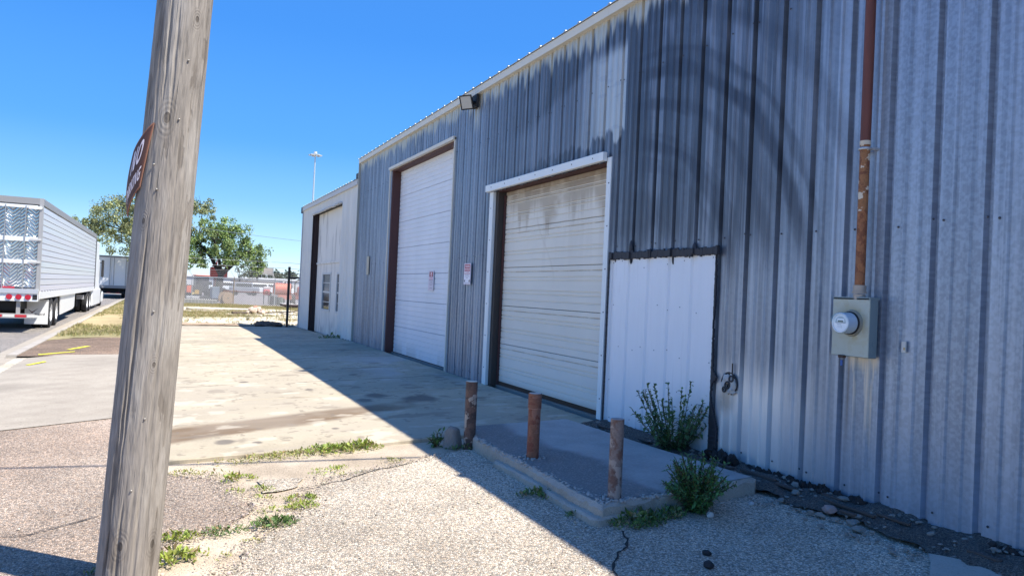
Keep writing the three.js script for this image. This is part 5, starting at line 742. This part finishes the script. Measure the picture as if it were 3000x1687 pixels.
  for (const z of [-29.5, -30.9]) { wheel(t, X1 - .01, ROAD + .515, z); wheel(t, X0 + .54, ROAD + .515, z); }
  const flapTex = canvasTex(512, 600, (x, w, h) => { x.fillStyle = '#e9ebec'; x.fillRect(0, 0, w, h); x.fillStyle = '#231417'; x.beginPath(); x.moveTo(70, 226); x.lineTo(160, 292); x.lineTo(300, 196); x.lineTo(160, 332); x.closePath(); x.fill(); x.fillStyle = '#8c1a28'; x.beginPath(); x.moveTo(104, 252); x.lineTo(160, 300); x.lineTo(200, 272); x.lineTo(160, 316); x.closePath(); x.fill(); x.fillStyle = '#2a1c20'; x.font = 'italic bold 84px sans-serif'; x.fillText('vanguard', 58, 386, 400); x.fillStyle = '#b9bcbe'; x.fillRect(30, 496, 452, 5); });
  for (const fx of [-3.745, -5.69]) { const f = M(rbox(.66, .80, .012, fx, .185, -28.62, .006), mat(.70, .71, .72, .5), 'mud_flap', t); const pr = new THREE.PlaneGeometry(.65, .76); pr.translate(fx, .185, -28.612); M(pr, new THREE.MeshStandardMaterial({ map: flapTex, roughness: .5 }), 'flap_print', f); }
  M(bx(X1 - .72, X1 - .0, .575, .61, -28.66, -28.6), alu, 'flap_bracket', t);
  const sk = new THREE.Shape(); sk.moveTo(32.35, .68); sk.lineTo(37.35, .68); sk.lineTo(37.2, .1); sk.lineTo(36.6, .02); sk.lineTo(32.45, -.05); const sg = new THREE.ExtrudeGeometry(sk, { depth: .03, bevelEnabled: true, bevelSize: .006, bevelThickness: .006, bevelSegments: 1 }); sg.rotateY(Math.PI / 2); sg.translate(X1 - .10, 0, 0); M(sg, truckWhite, 'side_skirt', t);
  M([rbox(2.3, 2.0, .9, -4.72, 2.35, ZF - .5, .08)], mat(.6, .61, .62, .5), 'cooling_unit', t);
  // tractor
  const c = thing('semi_tractor', 'white tractor unit coupled in front of the refrigerated trailer', 'truck');
  M([rbox(2.35, 2.9, 2.6, -4.72, 2.05, -49.2, .15), rbox(2.3, 1.9, 1.5, -4.72, 1.55, -51.2, .12), rbox(2.0, 1.1, 1.9, -4.72, 1.0, -52.6, .2)], truckWhite, 'cab_body', c);
  M([rbox(.16, 3.0, .9, X1 - .16, 2.1, -47.35, .03)], mat(.10, .10, .11, .5), 'side_extender', c);
  M([rbox(.12, 1.05, .5, X1 - .0, 1.95, -51.6, .05)], black, 'mirror', c); M([bar(V(-3.6, 2.3, -51.4), V(-3.42, 2.3, -51.6), .02)], black, 'mirror_arm', c);
  M([rbox(.3, .95, 5.4, X1 - .19, .28, -48.6, .08)], truckWhite, 'side_fairing', c);
  M([rbox(.34, .75, 1.6, X1 - .2, .18, -52.9, .2)], truckWhite, 'front_fender', c); M([bx(-5.6, -3.8, -.05, .5, -53, -41.4)], chassisM, 'chassis', c); M([bx(-3.8, -3.5, .3, .52, -41.6, -41.3)], mat(.5, .5, .52, .4, .4), 'rear_crossmember', c);
  for (const z of [-42.7, -44.1]) { wheel(c, X1 - .01, ROAD + .515, z); wheel(c, X0 + .54, ROAD + .515, z); } wheel(c, X1 - .05, ROAD + .515, -52.2); wheel(c, X0 + .54, ROAD + .515, -52.2);
}
{
  const X1 = -2.78, X0 = -5.36, ZR = -72, t = thing('box_trailer', 'silver box trailer seen from behind farther up the street, half hidden by the pole', 'trailer');
  const sm = mat(.72, .74, .75, .4, .15);
  M(bx(X0, X1, .62, 3.26, ZR - 15.5, ZR - .05), sm, 'box_body', t); for (const [a, b] of [[X0 + .09, -4.1], [-4.06, X1 - .11]]) { const d = M(bx(a, b, .74, 3.14, ZR - .05, ZR + .01), mat(.78, .79, .80, .45, .15), 'rear_door', t); const r = []; for (const x of [lerp(a, b, .12), lerp(a, b, .9)]) r.push(bar(V(x, .76, ZR + .04), V(x, 3.12, ZR + .04), .03)); M(r, mat(.4, .4, .42, .4, .4), 'lock_rod', d); }
  M([bx(X1 - .1, X1 + .01, .6, 3.3, ZR - .1, ZR + .05), bx(X0 - .01, X0 + .08, .6, 3.3, ZR - .1, ZR + .05)], mat(.55, .55, .54, .5), 'corner_post', t); M(bx(X0, X1, 3.15, 3.30, ZR - .1, ZR + .04), frameGrey, 'rear_header', t); M(bx(X0 + .02, X1 - .02, .5, .73, ZR - .1, ZR + .06), mat(.30, .30, .31, .5), 'rear_sill', t);
  M([bx(X0 + .2, X1 - .2, .05, .16, ZR - .1, ZR), bx(-4.7, -4.6, .1, .5, ZR - .1, ZR - .02), bx(-3.5, -3.4, .1, .5, ZR - .1, ZR - .02)], chassisM, 'underride_guard', t);
  for (const x of [-4.4, -3.7]) M(bx(x, x + .3, .075, .13, ZR + .002, ZR + .01), mat(.5, .03, .04, .5), 'guard_tape', t); M(bx(X0 + .3, X1 - .3, .1, .6, ZR - 14, ZR - .6), chassisM, 'chassis', t);
  for (const z of [ZR - 1.5, ZR - 2.8]) { wheel(t, X1, ROAD + .5, z); wheel(t, X0 + .54, ROAD + .5, z); }
}

// ---------------------------------------------------------------- fences and the lot behind them
const galv = mat(.42, .43, .44, .5, .35);
{
  const f = thing('chain_link_fence', 'long galvanised chain-link fence with barbed wire between the dirt yard and the lot', 'fence');
  const P0 = V(-1.1, 0, -56.2), P1 = V(16, 0, -52.6), d = P1.clone().sub(P0), L = d.length(), H = 1.92, at = (s, y) => { const p = P0.clone().addScaledVector(d, s / L); p.y = gy(p.x, p.z) + y; return p; };
  for (let s = .2; s < L; s += 2.75) M(bar(at(s, -.1), at(s, 2.0), .032, .032, 8), s > 5 && s < 7 ? mat(.3, .24, .17, .7) : galv, 'post', f);
  for (let s = 0; s < L - .1; s += L / 4) M(bar(at(s, H), at(s + L / 4, H), .03, .03, 8), mat(.62, .62, .60, .45, .3), 'top_rail', f);
  M(bar(at(5, 1.0), at(L, 1.0), .022, .022, 6), mat(.36, .22, .18, .7), 'mid_rail', f);
  const w = [], q = .14, run = (s0, y0, s1, y1) => w.push(bar(at(s0, y0), at(s1, y1), .014, .014, 3));
  for (let s = -H; s < L; s += q) { const a = Math.max(0, s), b = Math.min(L, s + H); if (b > a) { run(a, a - s + .02, b, b - s + .02); run(a, H - (a - s), b, H - (b - s)); } }
  M(w, mat(.50, .50, .49, .6, .1), 'wire_mesh', f).userData.kind = 'stuff';
  const arm = []; for (let s = .2; s < L; s += 2.75) arm.push(bar(at(s, 1.98), at(s, 2.0).add(V(-.25, .38, .1)), .015)); M(arm, galv, 'barb_arm', f);
  for (const k of [.3, .65, 1]) M(bar(at(0, 2).add(V(-.25 * k, .38 * k, .1)), at(L, 2).add(V(-.25 * k, .38 * k, .1)), .007, .007, 4), galv, 'barbed_wire', f);
}
{
  const g = thing('gate_fence', 'short dark fence bay with barbed wire closing the gap beside the shed corner', 'fence');
  const dk = mat(.028, .026, .026, .7), z = -28.6, yb = gy(4.3, z);
  M(rbox(.085, 2.32, .085, 4.26, yb + 1.13, z, .01), dk, 'post', g); M(rbox(.07, 2.32, .07, 4.68, yb + 1.13, z + .12, .01), dk, 'post', g);
  M(bx(4.3, 4.68, 1.70, 1.765, z - .02, z + .04), dk, 'rail', g);
  for (const y of [2.28, 2.07, 1.90]) { M(bar(V(-.6, y - .02, z - .2), V(4.26, y, z), .005, .005, 4), galv, 'barbed_wire', g); M(bar(V(4.26, y, z), V(4.68, y - .02, z + .1), .006, .006, 4), galv, 'barbed_wire', g); }
  M(bar(V(4.36, yb, z), V(4.36, 1.7, z), .006, .006, 4), dk, 'tension_wire', g); M(rbox(.05, .1, .05, 4.72, yb + .36, z + .08, .01), dk, 'hinge', g);
}
function yardThing(name, label, cat, x, z, ry = 0, y = null) { return thing(name, label, cat, [x, y === null ? gy(x, z) : y, z], ry); }
const orange = mat(.66, .13, .06, .5), red = mat(.62, .05, .04, .5), tyreK = mat(.02, .02, .022, .9);
const cyl = (r, h, x, y, z, ax = 'y', n = 24, r2 = r) => { const g = new THREE.CylinderGeometry(r2, r, h, n); if (ax === 'x') g.rotateZ(Math.PI / 2); if (ax === 'z') g.rotateX(Math.PI / 2); g.translate(x, y, z); return g; };
{ const t = yardThing('concrete_barrier', 'grey ribbed concrete barrier lying in front of the chain-link fence', 'barrier', 1.95, -54.6, .05); M(rbox(2.9, .40, .5, 0, .20, 0, .06), mat(.25, .25, .24, .9), 'barrier_body', t); const r = []; for (let x = -1.3; x < 1.4; x += .22) r.push(rbox(.07, .30, .03, x, .19, .25, .01)); M(r, mat(.3, .3, .29, .9), 'rib', t); }
{ const t = yardThing('tracked_machine', 'black and orange tracked machine behind the fence, partly hidden by the pole', 'machine', 2.1, -59.5, .2);
  for (const z of [-.6, .6]) M([rbox(2.1, .55, .42, 0, .28, z, .22)], tyreK, 'track', t); M(rbox(1.4, .75, 1.0, -.25, .95, 0, .08), mat(.04, .038, .036, .6), 'engine_body', t); M([rbox(.35, .5, .06, -.5, 1.0, .52, .02)], orange, 'side_panel', t); M([rbox(.3, .3, .06, .05, .8, .52, .02)], mat(.5, .3, .05, .5), 'side_panel', t); M([rbox(.9, 1.1, .95, .45, 1.45, 0, .05)], mat(.03, .03, .035, .3), 'cab', t); M(rbox(1.0, .07, 1.0, .45, 2.03, 0, .03), orange, 'cab_roof', t); M([bar(V(-.8, 1.1, .2), V(-1.5, 1.9, .2), .10), bar(V(-1.5, 1.9, .2), V(-2.1, .8, .2), .08)], mat(.55, .30, .04, .5), 'boom', t); for (const [x, y] of [[-.4, 1.0], [-.2, .7]]) M(cyl(.09, .03, x, y, .52, 'z'), mat(.65, .5, .2, .4), 'lamp', t); M(rbox(.9, .16, .1, -.3, .42, .9, .03), mat(.5, .5, .5), 'step', t); }
{ const t = yardThing('cable_spool', 'brown wooden cable spool standing behind the fence', 'cable spool', 4.15, -57.2, .5); M([cyl(.46, .06, 0, .46, .25, 'z'), cyl(.46, .06, 0, .46, -.25, 'z')], mat(.28, .19, .11, .9), 'flange', t); M(cyl(.27, .46, 0, .46, 0, 'z'), mat(.2, .13, .08, .9), 'drum', t); M([cyl(.05, .02, 0, .46, .29, 'z')], black, 'hub_hole', t); }
{ const t = yardThing('blue_bin', 'blue-grey dented steel bin behind the fence, left of the spool', 'bin', 3.6, -61, .2); M([rbox(.55, .85, .6, 0, .75, 0, .04)], mat(.14, .19, .26, .6), 'bin_body', t); M([bx(-.25, -.2, 0, .35, -.2, .2), bx(.2, .25, 0, .35, -.2, .2)], black, 'leg', t); M(rbox(.6, .06, .65, 0, 1.2, 0, .02), mat(.2, .25, .31, .6), 'lid', t); }
{ const t = yardThing('red_cab_machine', 'tall red machine with a glazed cab showing above the fence', 'machine', 4.35, -69.5);
  M(rbox(1.2, .7, 1.4, 0, .75, 0, .1), mat(.10, .10, .10, .7), 'chassis', t); for (const [x, z] of [[-.6, .9], [.6, .9], [-.6, -.9], [.6, -.9]]) M(cyl(.5, .35, x, .5, z, 'z'), tyreK, 'wheel', t); M([rbox(.7, .85, 1.0, -.36, 2.45, 0, .06), rbox(.35, .55, 1.0, .52, 2.3, 0, .05)], red, 'body', t); M([rbox(.42, .6, .95, .15, 2.5, 0, .04)], mat(.45, .34, .18, .5), 'cab', t); M(bx(.0, .22, 2.35, 2.65, .46, .49), mat(.05, .06, .05, .2), 'window', t); M([rbox(1.2, .09, 1.1, .02, 2.97, 0, .03)], mat(.40, .03, .03, .5), 'roof', t); M([cyl(.05, .5, -.2, 3.2, 0), cyl(.12, .14, .25, 3.1, 0)], mat(.3, .03, .03, .5), 'exhaust', t); M(bar(V(-.9, 2.05, .5), V(.3, 1.85, .6), .04), mat(.6, .55, .5), 'handrail', t); M(rbox(.8, .9, .7, 0, 1.6, -.1, .1), mat(.2, .03, .03, .6), 'engine_cover', t); }
{ const t = yardThing('orange_tank', 'round orange tank trailer with a white hatch on the right side of the lot', 'tank trailer', 8.45, -60);
  const b = cyl(.48, 1.15, .05, 1.25, 0, 'x', 28); M(b, orange, 'tank', t); const e = new THREE.SphereGeometry(.48, 20, 12); e.scale(.4, 1, 1); e.translate(-.52, 1.25, 0); const e2 = e.clone(); e2.scale(-1, 1, 1); M([e], orange, 'tank_end', t); M(rbox(.34, .18, .4, .15, 1.76, 0, .05), mat(.72, .70, .66, .5), 'hatch', t); M(cyl(.07, .04, .2, 1.78, .22, 'z'), black, 'vent', t); M([rbox(1.0, .34, .7, .2, .62, 0, .04)], mat(.60, .17, .10, .6), 'frame', t); M([rbox(.10, .6, .1, .42, .3, .3, .01)], mat(.62, .42, .2, .7), 'jack_leg', t); M([rbox(.5, .22, .5, -.1, .22, .2, .03)], mat(.62, .30, .22, .6), 'tool_box', t); for (const z of [.55, -.55]) M(cyl(.32, .2, -.15, .32, z, 'z'), tyreK, 'wheel', t); M(bx(-.4, .6, .0, .1, .1, .2), mat(.1, .08, .07), 'axle', t); M(cyl(.485, .10, .5, 1.25, 0, 'x', 28), mat(.60, .33, .18, .5), 'band', t); }
{ const t = yardThing('red_pump', 'small red pump unit left of the orange tank', 'pump', 7.35, -60.6); M(rbox(.5, .42, .5, 0, .95, 0, .06), mat(.55, .05, .06, .5), 'pump_body', t); M(cyl(.14, .08, 0, .95, .27, 'z'), mat(.12, .01, .015, .5), 'inlet', t); M([bx(-.2, -.15, 0, .75, -.1, .1), bx(.15, .2, 0, .75, -.1, .1)], black, 'stand', t); M(rbox(.6, .22, .4, .05, 1.28, 0, .06), mat(.62, .55, .55, .5), 'cover', t); }
{ const t = yardThing('black_drum', 'black steel drum on the ground below the orange tank', 'drum', 7.62, -58.6); M(cyl(.26, .7, 0, .35, 0), mat(.025, .03, .032, .5), 'drum_body', t); M([cyl(.27, .03, 0, .25, 0), cyl(.27, .03, 0, .47, 0)], black, 'hoop', t); M(cyl(.25, .02, 0, .705, 0), mat(.04, .045, .045, .5), 'lid', t); }
{ const t = yardThing('green_drum', 'dark green drum beside the black drum', 'drum', 8.15, -58.9); M(cyl(.25, .62, 0, .31, 0), mat(.06, .09, .07, .6), 'drum_body', t); M([cyl(.258, .03, 0, .2, 0), cyl(.258, .03, 0, .42, 0)], mat(.05, .07, .06), 'hoop', t); }
{ const t = yardThing('flatbed_trailer', 'low dark flatbed trailer with pale deck behind the gate bay', 'trailer', 8.5, -51.2); M(bx(-1.3, 1.8, .30, .36, -.6, .6), mat(.5, .47, .46, .8), 'deck', t); M([bx(-1.3, 1.8, .18, .30, .5, .6), bx(-1.3, 1.8, .18, .30, -.6, -.5)], mat(.05, .03, .03, .7), 'side_rail', t); for (const x of [-.95, -.5]) M(cyl(.2, .16, x, .2, .5, 'z'), tyreK, 'wheel', t); M(bx(.2, 1.8, .02, .09, .4, .6), mat(.35, .16, .08, .8), 'ramp', t); M(rbox(.1, .62, .1, -.2, .6, .5, .01), mat(.6, .45, .25, .7), 'stake', t); }
{ const t = yardThing('red_tractor', 'red tractor with a dark roll hoop at the shed corner, behind the gate bay', 'tractor', 9.9, -61); const h = new THREE.TorusGeometry(.42, .055, 8, 24, Math.PI); h.translate(.1, 1.65, 0); M([h, bar(V(-.32, .9, 0), V(-.32, 1.66, 0), .055), bar(V(.52, .9, 0), V(.52, 1.66, 0), .055)], black, 'roll_hoop', t); M([rbox(.7, .45, .8, .2, 1.25, .2, .08)], red, 'hood', t); M([rbox(.9, .6, .7, .1, .75, .1, .08)], mat(.32, .05, .04, .6), 'body', t); for (const x of [-.5, .7]) M(cyl(.42, .3, x, .42, .3, 'x'), tyreK, 'wheel', t); M(cyl(.03, .5, .3, 1.7, .3), black, 'exhaust', t); }
// far side of the lot
{ const t = yardThing('store_building', 'low tan store building with a red sign far across the lot', 'building', 13, -131); M(bx(-2.4, 4.6, -.1, 1.95, -6, 0), mat(.42, .28, .19, .8), 'wall', t); M(bx(-2.5, 4.7, 1.95, 2.1, -6.1, .1), mat(.55, .52, .48, .7), 'roof', t); const s = signFace(512, 192, (x, w, h) => { x.fillStyle = '#d8b9a4'; x.fillRect(0, 0, w, h); x.fillStyle = '#a92a35'; x.beginPath(); x.arc(90, 96, 66, 0, 7); x.fill(); x.font = 'bold 96px sans-serif'; x.fillText('STORE', 170, 130, 320); }); const p = new THREE.PlaneGeometry(2.3, .72); p.translate(.3, 1.38, .03); M(bx(-.9, 1.5, 1.0, 1.77, 0, .02), mat(.5, .4, .33), 'sign_board', t); M(p, s, 'sign_print', t); for (const x of [-1.9, 2.4, 3.5]) M(bx(x, x + .8, .2, 1.2, 0, .03), mat(.08, .09, .1, .2), 'window', t); M(bx(1.75, 2.25, -.05, 1.2, 0, .03), mat(.2, .1, .08), 'door', t); }
{ const t = yardThing('long_store', 'long low white commercial building on the horizon across the lot', 'building', 26, -150); M(bx(-26, 16, -.1, 2.35, -10, 0), mat(.55, .55, .56, .8), 'wall', t); M(bx(-26.2, 16.2, 2.35, 2.75, -10.2, .2), mat(.72, .72, .70, .7), 'parapet', t); for (let x = -24; x < 14; x += 3.2) M(bx(x, x + 1.9, .5, 1.6, 0, .04), mat(.12, .13, .15, .2), 'window', t); }
function van(label, x, z, ry, col, L = 4.6) { const t = yardThing('parked_van', label, 'van', x, z, ry); t.userData.group = 'vehicles parked far across the lot'; M([rbox(L, .75, 1.8, 0, .72, 0, .15), rbox(L * .66, .7, 1.7, -.2, 1.35, 0, .18)], col, 'body', t); M([bx(-L * .3, L * .22, 1.15, 1.55, .84, .87)], mat(.03, .035, .04, .15), 'side_window', t); for (const q of [-L * .31, L * .31]) M(cyl(.33, .2, q, .33, .82, 'z', 16), tyreK, 'wheel', t); }
const vw = mat(.72, .73, .74, .35), vg = mat(.20, .22, .26, .35);
van('white parked van far across the lot, left of the tan store', 10.0, -118, .1, vw); van('white parked van far away above the spool', 7.6, -108, 0, vw, 4.2); van('grey parked car far across the lot, left of the white vans', 6.2, -112, .05, vg, 4.0); van('white parked van right of the tan store sign', 14.8, -112, .1, vw, 5); van('white parked van above the red pump, nearest the tank', 11.6, -104, .05, vw, 4.0); van('dark grey parked car behind the red pump', 9.4, -100, 0, vg, 3.6);
{ const t = yardThing('billboard', 'distant billboard seen at an angle above the horizon trees', 'billboard', 27, -222, .5); M([bar(V(-1.9, 0, 0), V(-1.9, 6.3, 0), .09), bar(V(1.9, 0, 0), V(1.9, 6.5, 0), .09), bar(V(0, 0, 0), V(0, 4.4, 0), .12)], mat(.36, .38, .40, .6), 'post', t); M(bx(-1.7, 1.7, 4.5, 6.3, -.1, .1), mat(.18, .17, .17, .8), 'panel', t); M(bx(-1.6, 1.6, 4.6, 6.2, .1, .12), mat(.26, .24, .23, .7), 'faded_print', t); M(bx(-1.9, 1.9, 4.3, 4.42, -.2, .5), mat(.4, .4, .4), 'catwalk', t); }
{ const t = yardThing('light_mast', 'tall slim stadium light mast far behind the shed roof', 'light mast', 27.9, -160); M(bar(V(0, 0, 0), V(.15, 30, 0), .30, .14, 12), mat(.50, .56, .60, .4, .4), 'mast_pole', t); M([cyl(.35, .35, .15, 30.1, 0), cyl(1.1, .12, .15, 29.6, 0, 'y', 16)], mat(.6, .62, .62, .4), 'ring', t); for (let k = 0; k < 6; k++) { const a = k / 6 * 6.283 + .3, b = rbox(.6, .26, .5, .15 + 1.1 * Math.cos(a), 29.5, 1.1 * Math.sin(a), .06); M(b, mat(.36, .40, .42, .5), 'lamp_head', t); } }
// rubble and leavings in the dirt yard
{ const t = yardThing('rubble_pile', 'heap of pale broken concrete and bricks in the dirt yard', 'rubble heap', 4.45, -40.6); for (let k = 0; k < 38; k++) { const s = rr(.06, .2), g = lump(s, s * .75, s, 0, .3), x = rr(-.5, .5) * rr(.4, 1), z = rr(-.4, .4); g.rotateY(rr(0, 6)); g.translate(x, Math.max(.04, .36 - .6 * Math.abs(x) - .3 * Math.abs(z) + rr(-.06, .04)), z); M(g, [mat(.56, .45, .34, .9), mat(.5, .40, .33, .9), mat(.48, .25, .17, .9)][k % 5 === 0 ? 2 : k % 2], 'chunk', t); } }
{ const o = M([tube([V(0, .06, 0), V(.7, .14, .05), V(1.5, .2, .1), V(2.2, .36, 0)], .028), tube([V(.8, .14, .05), V(1.3, .06, .3), V(2.1, .05, .4)], .02), tube([V(1.5, .2, .1), V(2.0, .1, -.2), V(2.6, .14, -.3)], .016)], mat(.10, .08, .06, .95), 'dead_branch'); o.position.set(4.7, gy(4.7, -40), -40.2); tag(o, 'dead grey branch lying right of the rubble heap', 'branch'); }
{ const o = M(rbox(.75, .10, .3, 0, 0, 0, .02), mat(.10, .075, .06, .9), 'plank'); o.position.set(3.55, gy(3.5, -40) + .09, -39.6); o.rotation.y = .25; tag(o, 'short dark plank on the dirt left of the rubble heap', 'plank'); }
{ const o = M(slab([[1.3, -43.6, 1], [4.4, -43.2, 1], [4.4, -44.4, 1], [1.2, -44.8, 1]], .16, -.1, { step: .3, jit: .04, bev: .03 }), surf(grainMaps, 2, [1.1, 1.0, .82], .004), 'broken_slab'); tag(o, 'long pale broken concrete slab lying across the dirt yard', 'concrete slab'); }
{ const o = M(Array.from({ length: 10 }, () => { const g = lump(rr(.1, .3), rr(.05, .15), rr(.1, .2), 1, .25); g.translate(rr(-.5, .5), .08, rr(-.15, .15)); return g; }), mat(.13, .10, .08, .95), 'earth_clods'); o.position.set(3.7, gy(3.7, -28.9), -28.95); tag(o, 'dark earth clods at the end of the concrete beside the gate bay', 'earth'); }
struct(M(sheet([[.4, -28.45], [4.6, -28.3], [4.6, -29.3], [2.6, -29.5], [.3, -29.4]], .07, { max: .25, step: .15, jit: .15, bumpy: .16, tone: () => [.62, .52, .45] }), yardM, 'dirt_bank'));
shrub('dry_bush', 'small dry bush in the middle of the dirt yard', [3.3, -.2, -33.2], { stems: 18, h: .36, spread: .28, leafL: .07, leafW: .02, per: 9, base: [.22, .22, .11], cat: 'bush' });
// paint marks, curls of paint and leaves
{ const yl = mat(.72, .66, .03, .7), mk = (label, poly) => { const o = M(sheet(poly, .020, { step: .05, jit: .02, max: .3, yf: (x, z) => lerp(gy(x, z), ROAD + .02, ss(-1.9, -2.9, x)) }), yl, 'paint_mark'); tag(o, label, 'paint mark'); };
  mk('yellow paint dash on the apron nearest the camera', [[-2.30, -16.5], [-2.04, -16.9], [-1.98, -16.75], [-2.2, -16.35]]); }
{ const yl = mat(.66, .60, .05, .8), mk = (label, poly) => { const o = M(sheet(poly, .016, { step: .05, jit: .03, max: .3 }), yl, 'paint_mark'); tag(o, label, 'paint mark'); };
  mk('long yellow paint streak on the gravel verge', [[-2.35, -18.5], [-1.72, -19.0], [-1.70, -18.85], [-2.3, -18.32]]); mk('yellow paint streak on the gravel verge behind the long one', [[-1.95, -19.5], [-1.62, -20.4], [-1.52, -20.3], [-1.85, -19.4]]); }
// service wire from the pole to the mast of the conduit, and a far line
{ const a = V(poleX(9.1) + .12, 9.1, PZ - .02), b = V(4.5, 4.98, -4.42), pts = []; for (let k = 0; k <= 12; k++) { const t = k / 12, p = a.clone().lerp(b, t); p.y -= .22 * Math.sin(Math.PI * t); pts.push(p); } const o = M(tube(pts, .022, 40, 8), black, 'service_wire'); tag(o, 'black overhead service wire from the pole to the wall top', 'wire'); }
{ const pts = []; for (let k = 0; k <= 10; k++) { const t = k / 10; pts.push(V(lerp(-4, 24, t), lerp(6.1, 4.6, t) - .5 * Math.sin(Math.PI * t) + .2, lerp(-64, -58, t))); } const o = M(tube(pts, .016, 30, 5), mat(.2, .25, .3, .8), 'overhead_wire'); tag(o, 'thin overhead wire far behind, right of the green tree', 'wire'); }

renderer.render(scene, camera);
